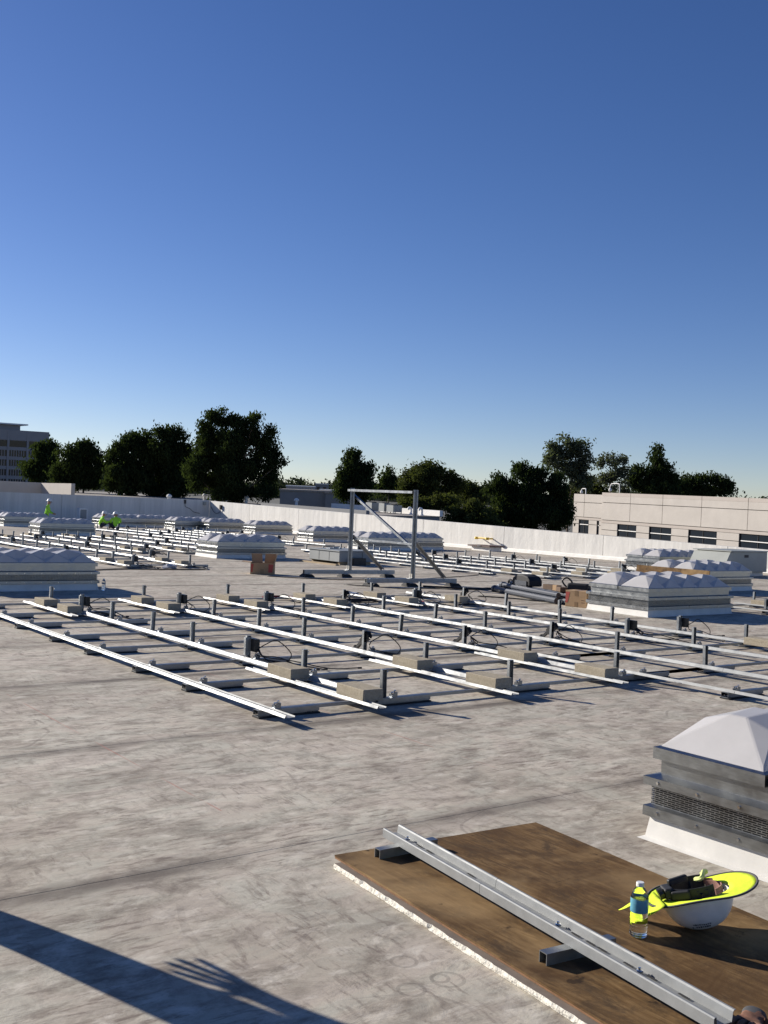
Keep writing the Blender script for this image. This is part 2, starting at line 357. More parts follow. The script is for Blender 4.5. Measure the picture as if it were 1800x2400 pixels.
    def mesh(s, name, mats, smooth=False):
        me = bpy.data.meshes.new(name); me.from_pydata(s.v, [], s.f)
        mats = mats if isinstance(mats, (list, tuple)) else [mats]
        for m in mats: me.materials.append(M[m] if isinstance(m, str) else m)
        if len(mats) > 1: me.polygons.foreach_set('material_index', s.mi)
        if smooth: me.polygons.foreach_set('use_smooth', [True]*len(me.polygons))
        me.update(); return me
    def build(s, name, mats, parent=None, loc=(0, 0, 0), rot=(0, 0, 0), smooth=False):
        return put(name, s.mesh(name, mats, smooth), parent, loc, rot)
def put(name, me, parent=None, loc=(0, 0, 0), rot=(0, 0, 0)):
    o = bpy.data.objects.new(name, me); COL.objects.link(o); o.location = loc; o.rotation_euler = rot
    if parent is not None: o.parent = parent
    return o
def empty(name, loc=(0, 0, 0), rz=0.0):
    o = bpy.data.objects.new(name, None); COL.objects.link(o); o.location = loc; o.rotation_euler = (0, 0, rz); o.empty_display_size = 0.1; return o
def tag(o, label=None, cat=None, group=None, kind=None):
    if label: o['label'] = label
    if cat: o['category'] = cat
    if group: o['group'] = group
    if kind: o['kind'] = kind
    return o
def bevel(o, w, seg=2):
    m = o.modifiers.new('bevel', 'BEVEL'); m.width = w; m.segments = seg; m.limit_method = 'ANGLE'; return o
ORD = ['first', 'second', 'third', 'fourth', 'fifth', 'sixth', 'seventh', 'eighth', 'ninth', 'tenth', 'eleventh', 'twelfth']
def copy_tree(o, parent=None):
    c = o.copy(); COL.objects.link(c); c.parent = parent
    for ch in list(o.children): copy_tree(ch, c)
    return c
def curve_pts(pts, sub=5):
    """Catmull-Rom through pts"""
    P = [Vector(p) for p in pts]; out = []
    for i in range(len(P)-1):
        p0, p1, p2, p3 = P[max(i-1, 0)], P[i], P[i+1], P[min(i+2, len(P)-1)]
        for k in range(sub):
            t = k/sub
            out.append(0.5*((2*p1) + (p2-p0)*t + (2*p0-5*p1+4*p2-p3)*t*t + (3*p1-p0-3*p2+p3)*t**3))
    out.append(P[-1]); return out
# "level" frame: the roof falls 1.16 degrees away from the camera, so level things beyond it rise by this much in Z
LS = 0.0203
def level(x, y): return LS*(0.5966*x + 0.8025*y)
def level_matrix(loc, yaw):
    n = Vector((-LS*0.5966, -LS*0.8025, 1)).normalized()
    ex = Vector((math.cos(yaw), math.sin(yaw), 0)); ex = (ex - n*ex.dot(n)).normalized(); ey = n.cross(ex)
    m = Matrix((ex, ey, n)).transposed().to_4x4(); m.translation = Vector(loc); return m

# ================================================================== SETTING
# ---- ground
mb = MB(); n = 48
mb.v.append((0, 0, -9.0))
for k in range(n):
    x, y = 4000*math.cos(2*math.pi*k/n), 4000*math.sin(2*math.pi*k/n); mb.v.append((x, y, level(x, y)-9.0))
mb.f = [(0, 1+k, 1+(k+1) % n) for k in range(n)]; mb.mi = [0]*n
tag(mb.build('ground', 'ground'), kind='structure')

# ---- roof: slab with lapped membrane sheets
RX0, RX1, WALLX, WALLY = -9.0, 29.6, 29.6, 57.7
SEAM0, SEAMW = 4.15, 2.27
roof = MB().box(RX0, RX1+0.25, -10.0, WALLY+0.25, -9.2, -0.006).build('roof', 'roof'); tag(roof, kind='structure')
mb = MB(); prof = [(0.0, 0.0009), (0.07, 0.0009), (0.12, 0.0), (SEAMW, 0.0)]
xs = [RX0, RX1]
for x in xs:
    mb.v += [(x, y, z) for y, z in prof] + [(x, SEAMW, -0.004), (x, 0.0, -0.004)]
k = 6
mb.f = [(i, (i+1) % k, k+(i+1) % k, k+i) for i in range(k)] + [tuple(range(k))[::-1], tuple(range(k, 2*k))]; mb.mi = [0]*len(mb.f)
sheet_me = mb.mesh('membrane_sheet', 'roof')
k = -6
while SEAM0 + SEAMW*k < WALLY:
    y0 = SEAM0 + SEAMW*k
    put('membrane_sheet', sheet_me, roof, (0, y0, 0)); k += 1

# ---- parapet walls
def par_h(y): return 0.737 + 0.0214*(y-19.4)
pw = empty('parapet_wall', (WALLX, 0, 0))
tag(pw, 'long sunlit white parapet wall along the right and back of the roof', 'wall')
ys = [WALLY, 52.72, 47.42, 42.12, 36.82, 31.52, 26.2, 20.85, 15.55, 10.25, 4.95, -0.4, -5.7]
for a, b_ in zip(ys[:-1], ys[1:]):
    g = 0.012; hi, lo = a-g, b_+g
    MB().hexa([(0, lo, 0), (.24, lo, 0), (.24, hi, 0), (0, hi, 0), (0, lo, par_h(lo)), (.24, lo, par_h(lo)), (.24, hi, par_h(hi)), (0, hi, par_h(hi))]).build('wall_panel', 'parapet', pw)
MB().hexa([(.04, ys[-1], 0), (.22, ys[-1], 0), (.22, ys[0], 0), (.04, ys[0], 0), (.04, ys[-1], par_h(ys[-1])-.03), (.22, ys[-1], par_h(ys[-1])-.03), (.22, ys[0], par_h(ys[0])-.03), (.04, ys[0], par_h(ys[0])-.03)]).build('joint_backing', 'groove', pw)
MB().sheet([(-.16, .004), (-.15, .022), (-.012, .10), (-.004, .14)], ys[-1], ys[0]-.05, .006).build('base_flashing', 'curb', pw)
pl = empty('parapet_wall', (0, WALLY, 0))
tag(pl, 'shaded blue-grey parapet wall across the back left of the roof', 'wall')
xs = [WALLX-.002, 25.1, 20.45, 15.75, 11.1, 6.4, 1.7, -3.0, -7.7]
for a, b_ in zip(xs[:-1], xs[1:]):
    MB().box(b_+.008, a-.008, 0, .24, 0, 1.59).build('wall_panel', 'parapet', pl)
MB().box(xs[-1], xs[0]-.01, .04, .22, 0, 1.56).build('joint_backing', 'groove', pl)
MB().sheet([(-.16, .004), (-.15, .022), (-.012, .10), (-.004, .14)], xs[-1], xs[0]-.18, .006, 'x').build('base_flashing', 'curb', pl)

# ---- office block far left
ob = empty('office_building'); ob.matrix_world = level_matrix((135.0, 398.0, 24.6), 0.0)
tag(ob, 'multi-storey grey office block with rows of dark windows, far left', 'building')
MB().box(-48, 0, 0.5, 30, -34, 0).build('wall', 'office', ob)
MB().box(-48, .3, 0.1, 0.5, -3.4, .4).build('parapet_band', 'office', ob)
rt = MB().box(-48, -9.5, 4, 24, 0, 2.5).build('roof_plant_room', 'office', ob)
MB().box(-48.3, -7.0, 2.5, 25, 2.5, 3.0).build('roof_slab', 'white', rt)
for i in range(6):
    x1 = -0.4 - i*7.2
    MB().box(x1-.55, x1+.25, 0.0, .5, -34, 0).build('pilaster', 'office', ob)
    for r in range(5):
        zt = -3.6 - r*3.6
        f = MB().box(x1-7.0, x1-.6, .30, .5, zt-2.25, zt).build('window', 'glass', ob)
        if r > 0:
            mm = MB()
            for q in range(1, 7): mm.box(x1-7.0+q*.92-.13, x1-7.0+q*.92+.13, .18, .30, zt-2.25, zt)
            mm.build('mullions', 'office', f)
        MB().box(x1-7.0, x1-.6, .12, .3, zt-3.55, zt-2.3).build('spandrel', 'office', ob)
mm = MB().tube([(-46, 8, 3.0), (-46, 8, 7.0)], .12).tube([(-46.6, 8, 6.3), (-45.2, 8, 6.5)], .3)
mm.build('antenna', 'greywall', ob)

# ---- beige building on the right
bb = empty('precast_building'); bb.matrix_world = level_matrix((102.25, 95.96, 4.386), math.atan2(-37.7, -6.3))
tag(bb, 'beige panelled building with a row of dark windows behind the right parapet', 'building')
MB().box(0.0, 5.95, .25, 18, -13, -0.02).build('wing_core', 'groove', bb)
MB().box(5.95, 44, .12, 18, -13, .26).build('main_core', 'groove', bb)
# wing panels and openings (front face y = .1)
def panel(x0, x1, z0, z1, y0, mat='stucco', d=.22): MB().box(x0, x1, y0, y0+d, z0, z1).build('wall_panel', mat, bb)
G = .035
for x0, x1 in ((0, 2.25), (2.25, 5.93)):
    panel(x0+G, x1-G, -1.05, 0.0, .1); panel(x0+G, x1-G, -2.95, -1.05-2*G, .1)
panel(G, 5.93, -3.3, -2.95-2*G, .1, 'stucco2')
for x0, x1 in ((0, 1.25), (3.3, 4.95), (5.4, 5.93)):
    panel(x0+G, x1, -3.85, -3.3-G, .1); panel(x0+G, x1, -5.1, -3.85-2*G, .1)
panel(G, 5.93, -5.45, -5.1-G, .1, 'stucco2')
for x0, x1 in ((0, 2.2), (2.2, 5.93)): panel(x0+G, x1-G, -13, -5.45-2*G, .1)
def window(x0, x1, z0, z1, y, bar=.34, mull=(0.5,)):
    w = MB().box(x0, x1, y, y+.03, z0, z1).build('window', 'glass', bb)
    fr = MB().box(x0, x1, y-.05, y-.004, z0, z0+.06).box(x0, x1, y-.05, y-.004, z1-.06, z1).box(x0, x0+.05, y-.05, y-.004, z0+.06, z1-.06).box(x1-.05, x1, y-.05, y-.004, z0+.06, z1-.06)
    for q in mull: xm = x0+(x1-x0)*q; fr.box(xm-.03, xm+.03, y-.05, y-.004, z0+.06, z1-.06)
    fr.build('frame', 'slotdark', w)
    zb = z1-(z1-z0)*bar
    MB().box(x0+.3, x1, y-.16, y-.06, zb-.045, zb+.045).build('sunshade_bar', 'white', w)
window(1.25, 3.3, -5.1, -3.3-G, .23); window(4.95, 5.4, -5.1, -3.3-G, .23, mull=())
# main block, a step forward (front face y = -.05)
vx = [5.95, 11.4, 17.1, 23.4, 30.2, 37.5, 44]
for x0, x1 in zip(vx[:-1], vx[1:]):
    panel(x0+G, x1-G, -.12, .30, -.06, 'stucco2'); panel(x0+G, x1-G, -.92, -.12-.01, -.05); panel(x0+G, x1-G, -3.12, -.92-2*G, -.05)
panel(5.95, 44, -3.52, -3.12-2*G, -.05, 'stucco2')
wins = [(9.15, 12.7), (14.95, 18.75), (21.5, 25.9), (29.1, 34.2), (37.5, 42.5)]
prev = 5.95
for (a, c) in wins + [(44, 44)]:
    panel(prev+(.0 if prev == 5.95 else 0), a, -4.35, -3.52-G, -.05); panel(prev, a, -5.05, -4.35-2*G, -.05); prev = c
for (a, c) in wins: window(a, c, -5.05, -3.52-.01, .10, bar=.5)
panel(5.95, 44, -13, -5.05-2*G, -.05)
for (x, y, h, r) in ((.6, 1.2, .7, .45), (7.1, 1.0, 1.45, .9)):
    pt = [(x+r, y, -.2), (x+r, y, h*.75), (x+r*.8, y, h), (x-r*.6, y, h), (x-r, y, h*.78), (x-r*1.02, y, h*.55)]
    l_ = MB().tube(curve_pts(pt, 4), .06, 6).build('camera_arm', 'white', bb)
    MB().lathe([(.02, -.34), (.17, -.28), (.2, -.05), (.1, .08), (.03, .1)], 10, (x-r*1.02, y, h*.55)).build('dome_camera', 'white', l_)
l_ = MB().lathe([(.55, 0), (.6, .1), (.6, .45), (.35, .6)], 12, (40.5, 3, .26)).build('roof_vent', 'white', bb)

# ---- neighbouring low roof behind the right parapet
nb = empty('warehouse_building'); nb.matrix_world = level_matrix((34, 60.3, level(34, 60.3)-0.55), 0.0)
tag(nb, 'low neighbouring building with tan gravel roof and white back parapet', 'building')
MB().box(0, 16, 0, 60, -8, 0).build('wall', 'greywall', nb)
MB().box(0, 16.2, -.1, 60, .004, .05).build('roof_surface', 'nroof', nb)
MB().box(16, 16.3, 0, 14.6, .05, .47).build('back_parapet', 'white', nb)
MB().box(9.6, 9.9, 0.5, 15.5, .05, .34).build('shade_grey_parapet', 'greywall', nb)  # low near parapet; dark grey paint stands in for a shaded band
for k, (x, y, w, h) in enumerate(((14.2, 6.2, .8, .75), (14.3, 4.7, .7, .75), (14.2, 3.4, .85, .65))):
    u = empty('rooftop_condenser'); u.matrix_world = level_matrix(nb.matrix_world @ Vector((x, y, .05)), 0)
    tag(u, ['left', 'middle', 'right'][k] + ' of three small condensers on the neighbouring roof', 'air conditioner', 'condensers on the neighbouring roof')
    MB().box(0, w, 0, w, .12, h).build('casing', 'hvac2', u)
    fm = MB()
    for a in (0.02, w-.06):
        for c in (0.02, w-.06): fm.box(a, a+.05, c, c+.05, 0, .118)
    fm.build('feet', 'greywall', u); MB().lathe([(w*.36, 0), (w*.38, .05), (w*.3, .07)], 14, (w/2, w/2, h+.002)).build('fan_guard', 'slotdark', u)
for k, (y, s) in enumerate(((0.9, 1.0), (2.2, 1.0))):
    v = empty('roof_vent_pipe'); v.matrix_world = level_matrix(nb.matrix_world @ Vector((15.0, y, .05)), 0)
    tag(v, ['right', 'left'][k] + ' of two white gooseneck vents at the end of the neighbouring roof', 'vent', 'gooseneck vents on the neighbouring roof')
    MB().tube(curve_pts([(0, 0, 0), (0, 0, .35), (-.05, 0, .5), (-.2, 0, .52), (-.28, 0, .38)], 4), .09, 8).build('pipe', 'white', v, smooth=True)
    MB().lathe([(.16, 0), (.16, .06), (.1, .1)], 10).build('flashing', 'white', v)
for k, (x, y) in enumerate(((10.5, 27.5), (12.5, 23.2), (14.6, 18.0), (3.0, 19.0))):
    v = empty('roof_vent_stub'); v.matrix_world = level_matrix(nb.matrix_world @ Vector((x, y, .05)), 0)
    tag(v, ['farthest left white vent stub', 'second white vent stub from the left', 'right-hand white vent stub', 'near white vent stub just over the parapet'][k] + ' on the tan gravel roof', 'vent', 'vent stubs on the gravel roof')
    MB().lathe([(.13, 0), (.13, .45), (.22, .47), (.22, .6), (.08, .72)], 10).build('pipe', 'white', v)
# ---- grey warehouses further off
def shed(name, label, loc, yaw, w, d, h, wall, roofm, stripes=0):
    e = empty(name); e.matrix_world = level_matrix(loc, yaw); tag(e, label, 'building')
    MB().box(0, w, 0, d, -h-8, 0).build('wall', wall, e)
    MB().box(-.2, w+.2, -.2, d+.2, .01, .35).build('roof', roofm, e)
    for i in range(stripes):
        MB().box(w*(i+.25)/stripes, w*(i+.75)/stripes, -.06, -.004, -h*.75, -h*.35).build('window', 'glass', e)
    return e
FWD = Vector((0.5966, 0.8025, 0)); RGT = Vector((0.8025, -0.5966, 0))
def fp(lat, dep, below): 
    p = FWD*dep + RGT*lat; return (p.x, p.y, 1.6 + LS*dep - below)
shed('grey_warehouse', 'long dark grey warehouse wall left of the frame, behind the gravel roof', fp(-20.5, 205, 1.75), -0.62, 9.5, 12, 3.2, 'greywall', 'nroof', 0)
shed('grey_warehouse', 'second dark grey warehouse, right of and behind the first', fp(-11.5, 203, 1.95), -0.62, 4.6, 12, 3.2, 'greywall', 'nroof', 0)
shed('pale_factory_building', 'distant pale factory with white roof below the far tree line', fp(-33, 350, 1.4), -0.62, 9, 14, 3.0, 'office', 'white', 3)
shed('pale_factory_building', 'distant flat white-roofed building near the tall pine', fp(-21.5, 345, 2.3), -0.62, 7.5, 12, 3.0, 'office', 'white', 4)
shed('pale_factory_building', 'small distant block between far roofs', fp(-28, 420, 0.4), -0.62, 5, 9, 3.0, 'greywall', 'white', 2)
# ---- parapet corner of the neighbouring block on the left
lw = empty('neighbour_parapet'); lw.location = (28.7, 86, 0)
tag(lw, 'beige L-shaped parapet of the neighbouring block, partly sunlit, far left', 'wall')
MB().box(-16, 0, 0, .3, -8, 2.47).build('shaded_wall', 'stucco', lw)
MB().box(.002, .3, -7, .3, -8, 2.45).build('sunlit_wall', 'stucco', lw)
lw2 = MB().box(-14, -.3, 0, .4, -2, .55).box(-3.6, -.3, -.12, -.002, .15, .56).build('roof_edge', 'stucco', None, (29.8, 104, 3.05))
tag(lw2, 'white roof edge of another block beyond the left parapet', 'wall')

# ---- trees
TREES = [
    ('T1','pine',[(109.8, 331.5, 10.5, 4.3, 4.7), (110.3, 328.1, 13.8, 2.69, 4.03), (112.7, 328.3, 12.7, 1.88, 5.64), (107.7, 329.4, 8.4, 4.03, 3.36)]),
    ('T2','pine',[(40.4, 113.8, 4.3, 1.22, 2.15), (41.1, 112.1, 5.3, 1.5, 1.87), (42.4, 112.2, 5.8, 0.94, 1.78), (43.0, 111.0, 4.9, 0.75, 1.87), (40.9, 113.6, 3.0, 1.69, 1.22), (42.6, 111.1, 3.3, 1.31, 1.31), (42.7, 111.8, 6.7, 0.42, 0.56)]),
    ('T3','pine',[(43.6, 105.4, 5.4, 1.61, 2.06), (42.6, 105.0, 3.7, 0.9, 1.61), (45.2, 104.3, 6.4, 1.79, 1.97), (46.7, 101.6, 6.8, 1.79, 1.97), (48.7, 101.4, 6.2, 1.16, 1.88), (43.6, 103.6, 3.1, 2.33, 1.43), (46.8, 103.3, 3.7, 2.51, 1.88), (48.0, 100.6, 3.6, 1.7, 1.7), (45.6, 103.5, 8.0, 0.63, 0.54), (43.8, 104.2, 7.3, 0.72, 0.72), (47.9, 101.8, 8.5, 0.81, 0.54)]),
    ('T4','pine',[(44.5, 85.7, 8.9, 0.85, 0.97), (43.2, 86.1, 8.2, 0.35, 0.85), (46.1, 84.6, 8.6, 1.08, 1.01), (46.9, 83.3, 9.0, 0.58, 0.66), (44.0, 86.4, 6.7, 1.55, 1.62), (45.2, 84.1, 6.6, 1.62, 1.78), (47.4, 83.6, 6.9, 1.01, 1.39), (48.0, 82.5, 7.7, 0.58, 0.85), (48.5, 82.6, 6.2, 0.58, 1.01), (48.9, 81.9, 5.2, 0.35, 0.58), (44.4, 86.1, 4.4, 1.78, 1.78), (45.7, 83.7, 4.1, 1.62, 1.78), (47.8, 83.4, 4.4, 1.24, 1.39), (47.8, 82.4, 2.7, 0.93, 0.93), (45.8, 85.3, 2.3, 2.17, 0.93), (42.7, 86.1, 3.9, 1.08, 1.78)]),
    ('T5','pine',[(85.9, 123.6, 7.8, 1.1, 1.59), (84.9, 123.2, 6.2, 1.34, 1.71), (86.7, 123.2, 6.0, 1.59, 1.71), (85.6, 123.1, 9.0, 0.49, 0.61), (84.7, 124.4, 4.3, 1.1, 1.47), (86.9, 121.8, 4.5, 1.22, 1.47), (87.8, 121.8, 7.2, 0.37, 0.49), (87.3, 121.8, 6.2, 0.55, 0.55), (86.2, 123.9, 3.2, 2.57, 1.22)]),
    ('T6','pine',[(101.8, 136.4, 7.2, 0.48, 0.69), (101.5, 136.0, 6.0, 1.04, 0.9), (102.2, 136.6, 4.7, 1.66, 1.25), (102.5, 135.4, 6.1, 0.48, 0.62)]),
    ('T7','broad',[(80.4, 102.7, 5.6, 1.06, 0.85), (81.0, 101.4, 6.4, 1.06, 0.79), (82.2, 101.2, 7.0, 0.58, 0.53), (82.5, 100.2, 6.3, 1.06, 0.9), (84.0, 100.0, 5.8, 0.9, 0.9), (81.1, 100.6, 4.9, 2.54, 1.32), (84.6, 99.8, 4.5, 1.48, 1.27), (79.7, 102.1, 4.0, 1.48, 1.27), (82.8, 101.8, 3.1, 3.07, 1.27), (79.4, 102.7, 5.1, 0.48, 0.58)]),
    ('T8','broad',[(92.3, 106.1, 4.9, 0.51, 0.57), (92.6, 105.3, 4.4, 0.8, 0.8), (92.1, 106.4, 3.9, 0.97, 0.97), (93.0, 104.8, 3.4, 1.37, 1.14)]),
    ('B1','bush',[(60.4, 74.1, 1.9, 1.47, 0.7), (58.9, 74.2, 2.1, 0.93, 0.54), (61.6, 73.2, 2.2, 1.32, 0.77), (58.0, 74.9, 1.9, 0.77, 0.39)]),
    ('B2','bush',[(56.0, 64.8, 1.3, 1.14, 0.69), (56.5, 63.3, 1.5, 1.32, 0.83), (55.4, 65.1, 0.7, 0.83, 0.48), (57.0, 62.9, 0.7, 1.49, 0.69), (56.4, 64.4, 0.5, 1.04, 0.42)]),
    ('T9','pine',[(62.4, 68.4, 3.7, 0.49, 0.52), (63.0, 67.5, 4.2, 0.82, 0.82), (64.8, 66.9, 5.1, 0.97, 0.75), (65.2, 66.0, 5.4, 0.52, 0.41), (66.2, 65.9, 4.4, 1.05, 1.05), (66.9, 64.6, 4.3, 0.82, 0.82), (63.9, 67.8, 2.7, 1.57, 1.42), (64.9, 65.6, 2.8, 1.8, 1.65), (67.3, 65.1, 2.5, 1.12, 1.8), (66.0, 64.7, 1.2, 1.95, 1.27), (65.0, 67.1, 0.9, 1.8, 1.12), (62.9, 67.4, 1.4, 1.05, 0.9)]),
    ('T10','euc',[(121.4, 116.1, 12.1, 1.55, 1.75), (119.4, 116.3, 11.3, 1.34, 1.34), (123.3, 114.6, 12.2, 1.34, 1.34), (118.9, 116.8, 9.8, 1.07, 1.21), (122.7, 115.3, 9.8, 1.88, 1.88), (123.4, 113.6, 10.5, 0.81, 1.88), (121.1, 116.3, 8.7, 1.55, 1.55), (122.4, 114.0, 7.8, 1.55, 1.88), (123.8, 114.0, 6.5, 0.87, 1.48)]),
    ('T11','thin',[(130.6, 115.3, 11.0, 1.18, 0.9), (131.6, 113.5, 10.6, 1.18, 0.76), (129.6, 115.8, 10.2, 0.62, 0.76), (130.7, 113.9, 9.2, 1.8, 1.38), (132.7, 113.7, 8.6, 0.97, 1.25), (130.2, 114.3, 7.5, 1.8, 1.38), (132.2, 114.3, 6.5, 1.59, 1.25), (129.4, 115.4, 7.8, 0.62, 0.97)]),
    ('T12','pine',[(138.4, 111.7, 12.8, 0.49, 0.98), (138.2, 111.2, 11.4, 0.98, 0.91), (139.3, 111.4, 10.0, 1.4, 1.05), (136.9, 112.1, 9.2, 0.98, 0.91), (139.2, 111.8, 8.3, 2.1, 1.26), (139.7, 110.0, 7.9, 1.26, 1.4), (137.3, 113.2, 7.1, 1.96, 1.4), (138.1, 110.3, 6.1, 3.01, 1.4), (135.8, 113.8, 9.1, 0.91, 0.98), (135.3, 113.3, 7.4, 1.19, 1.68)]),
    ('T13','pine',[(149.3, 113.9, 8.2, 1.17, 0.95), (150.3, 112.0, 8.4, 1.32, 0.88), (152.7, 111.4, 8.8, 1.32, 0.73), (153.2, 109.8, 7.9, 1.47, 0.95), (154.9, 109.6, 7.0, 1.03, 0.95), (147.9, 113.6, 6.6, 1.76, 1.25), (152.3, 112.5, 6.7, 3.22, 1.32)]),
    ('T14','broad',[(134.5, 122.3, 7.1, 1.01, 1.3), (134.7, 121.0, 6.1, 1.45, 1.23), (132.6, 123.9, 5.7, 1.45, 1.09)]),
]
TINFO = {
 'T1': ('conifer', 'dark conifer clump in front of the grey office block'), 'T2': ('pine_tree', 'rounded dark pine just right of the office block'),
 'T3': ('pine_tree', 'broad double-crowned dark pine left of the tallest tree'), 'T4': ('pine_tree', 'tallest dark pine with ragged right side and sky gaps'),
 'T5': ('pine_tree', 'narrow dark pine right behind the left post of the frame'), 'T6': ('conifer', 'small pointed conifer inside the metal frame'),
 'T7': ('broadleaf_tree', 'wide leafy tree with a feathery top right of the frame'), 'T8': ('broadleaf_tree', 'small dark tree with a spiky top left of the big dark pine'),
 'B1': ('shrub', 'olive shrub mass at the end of the neighbouring roof'), 'B2': ('shrub', 'olive shrub mass above the right parapet, beside the big dark pine'),
 'T9': ('pine_tree', 'big dense dark pine beside the beige building'), 'T10': ('eucalyptus_tree', 'tall grey-green eucalyptus above the left end of the beige building'),
 'T11': ('eucalyptus_tree', 'thin see-through eucalyptus behind the beige building'), 'T12': ('conifer', 'pointed dark conifer behind the beige building'),
 'T13': ('pine_tree', 'low rounded dark pines at the right end of the tree line'), 'T14': ('broadleaf_tree', 'low leafy tree filling the gap behind the roof cameras'),
}
def tree(key, kind, lobes):
    name, label = TINFO[key]
    L = np.array(lobes); c0 = L[:, :2].mean(0); gz = level(*c0)-9.0
    e = empty(name, (c0[0], c0[1], gz)); tag(e, label, 'shrub' if kind == 'bush' else 'tree')
    rng = np.random.default_rng(abs(hash(key)) % 1000 if False else sum(ord(ch)*7 for ch in key))
    D = math.hypot(*c0)
    dens = {'pine': 1.0, 'broad': 1.0, 'bush': 1.1, 'euc': .75, 'thin': .30}[kind]
    leaf = max(0.11, D*0.00165)
    vs = []; cl = []
    for (x, y, z, rx, rz) in lobes:
        ry = rx*.9
        ncl = int(max(10, dens*rx*ry**.5*rz/(.013*max(D/100, .8)**2.2)))
        ncl = min(ncl, 700)
        nsub = {'pine': 16, 'broad': 20, 'bush': 22, 'euc': 12, 'thin': 9}[kind]
        d = rng.normal(size=(nsub, 3)); d /= np.linalg.norm(d, axis=1)[:, None]
        rad = rng.uniform(.15, 1.0, nsub)**.5*rng.uniform(.85, 1.12, nsub)
        sc = np.array([x, y, z]) + d*rad[:, None]*np.array([rx, ry, rz])
        pick = rng.integers(0, nsub, ncl); off = rng.normal(size=(ncl, 3)); off /= np.linalg.norm(off, axis=1)[:, None]
        sr = .30*(rx*rz)**.5*rng.uniform(.6, 1.25, nsub)
        cen = sc[pick] + off*(rng.uniform(0, 1, ncl)**.5*sr[pick])[:, None]*(np.array([.75, .75, 1.25]) if kind == 'pine' else np.array([1, 1, .85]))
        cl.append(cen)
        m = 26
        q = np.repeat(cen, m, 0) + rng.normal(size=(ncl*m, 3))*np.array([1, 1, .75])*leaf*1.7
        vs.append(q)
    q = np.concatenate(vs); nq = len(q)
    a = rng.normal(size=(nq, 3)); a /= np.linalg.norm(a, axis=1)[:, None]
    if kind == 'pine': a[:, 2] = np.abs(a[:, 2])+.5; a /= np.linalg.norm(a, axis=1)[:, None]
    b_ = rng.normal(size=(nq, 3)); b_ -= (a*b_).sum(1)[:, None]*a; b_ /= np.linalg.norm(b_, axis=1)[:, None]
    s = leaf*rng.uniform(.55, 1.25, nq)[:, None]
    P = np.stack([q-a*s, q-b_*s*.45, q+a*s, q+b_*s*.45], 1).reshape(-1, 3) - np.array([c0[0], c0[1], gz])
    me = bpy.data.meshes.new('crown'); me.vertices.add(nq*4); me.vertices.foreach_set('co', P.ravel())
    me.loops.add(nq*4); me.loops.foreach_set('vertex_index', np.arange(nq*4)); me.polygons.add(nq)
    me.polygons.foreach_set('loop_start', np.arange(nq)*4); me.polygons.foreach_set('loop_total', np.full(nq, 4))
    me.materials.append(M[kind]); me.update()
    put('crown', me, e)
    # trunk and limbs to the lobes
    top = L[np.argmax(L[:, 2])]; H = top[2]-gz; mb = MB()
    tr = max(.10, H*.014)
    low = L[:, 2].min()-gz
    sp = [(0, 0, 0), (rng.normal()*.2, rng.normal()*.2, low*.6), ((top[0]-c0[0])*.4, (top[1]-c0[1])*.4, (low+H)*.5), (top[0]-c0[0], top[1]-c0[1], H)]
    cp = curve_pts(sp, 4); mb.tube(cp, [tr*(1-.88*i/(len(cp)-1)) for i in range(len(cp))], 7)
    for (x, y, z, rx, rz) in lobes:
        t = max(0.25, min(.85, (z-gz)/H-.22)); st = cp[int(t*(len(cp)-1))]
        en = Vector((x-c0[0], y-c0[1], z-gz)); md = (Vector(st)+en)/2 + Vector((0, 0, -.1*rz))
        r0 = tr*.34
        mb.tube(curve_pts([st, md, en], 3), [r0, r0*.9, r0*.8, r0*.65, r0*.5, r0*.35, r0*.2], 5)
    mb.build('trunk', 'bark', e)
for key, kind, lobes in TREES: tree(key, kind, lobes)
# distant wooded ridge
rng = np.random.default_rng(5); q = []
for i in range(760):
    lat = rng.uniform(-330, 330); dep = rng.uniform(640, 900)
    p = FWD*dep + RGT*lat; h = 1.6 + LS*dep + rng.uniform(-10, 1.6) + 1.2*math.sin(lat*.021)+1.5*math.sin(lat*.083+1)
    r = rng.uniform(3, 6.5)
    q.append(np.array([p.x, p.y, h]) + rng.normal(size=(46, 3))*np.array([r, r, r*.55])*.62)
q = np.concatenate(q); nq = len(q)
a = rng.normal(size=(nq, 3)); a /= np.linalg.norm(a, axis=1)[:, None]; b_ = rng.normal(size=(nq, 3)); b_ -= (a*b_).sum(1)[:, None]*a; b_ /= np.linalg.norm(b_, axis=1)[:, None]
s = rng.uniform(.7, 1.7, nq)[:, None]
P = np.stack([q-a*s, q-b_*s*.6, q+a*s, q+b_*s*.6], 1).reshape(-1, 3)
me = bpy.data.meshes.new('far_wood'); me.from_pydata(P.tolist(), [], np.arange(nq*4).reshape(-1, 4).tolist()); me.materials.append(M['farwood'])
tag(put('far_wood', me), 'distant belt of trees along the horizon', 'wood', kind='stuff')
mb = MB(); ang = np.linspace(-75, 75, 61)
for r_, hz in ((560, -16), (760, -9.0), (1100, -5.0), (1500, -3.0)):
    for i, a_ in enumerate(ang):
        p = FWD*(r_*math.cos(R(a_))) + RGT*(r_*math.sin(R(a_))); dd = r_*math.cos(R(a_))
        mb.v.append((p.x, p.y, level(p.x, p.y)+1.6+hz+1.5*math.sin(a_*.9+r_)))
nn = len(ang)
for j in range(3):
    for i in range(nn-1): mb.f.append((j*nn+i, j*nn+i+1, (j+1)*nn+i+1, (j+1)*nn+i)); mb.mi.append(0)
tag(mb.build('hills', 'farwood'), kind='structure')

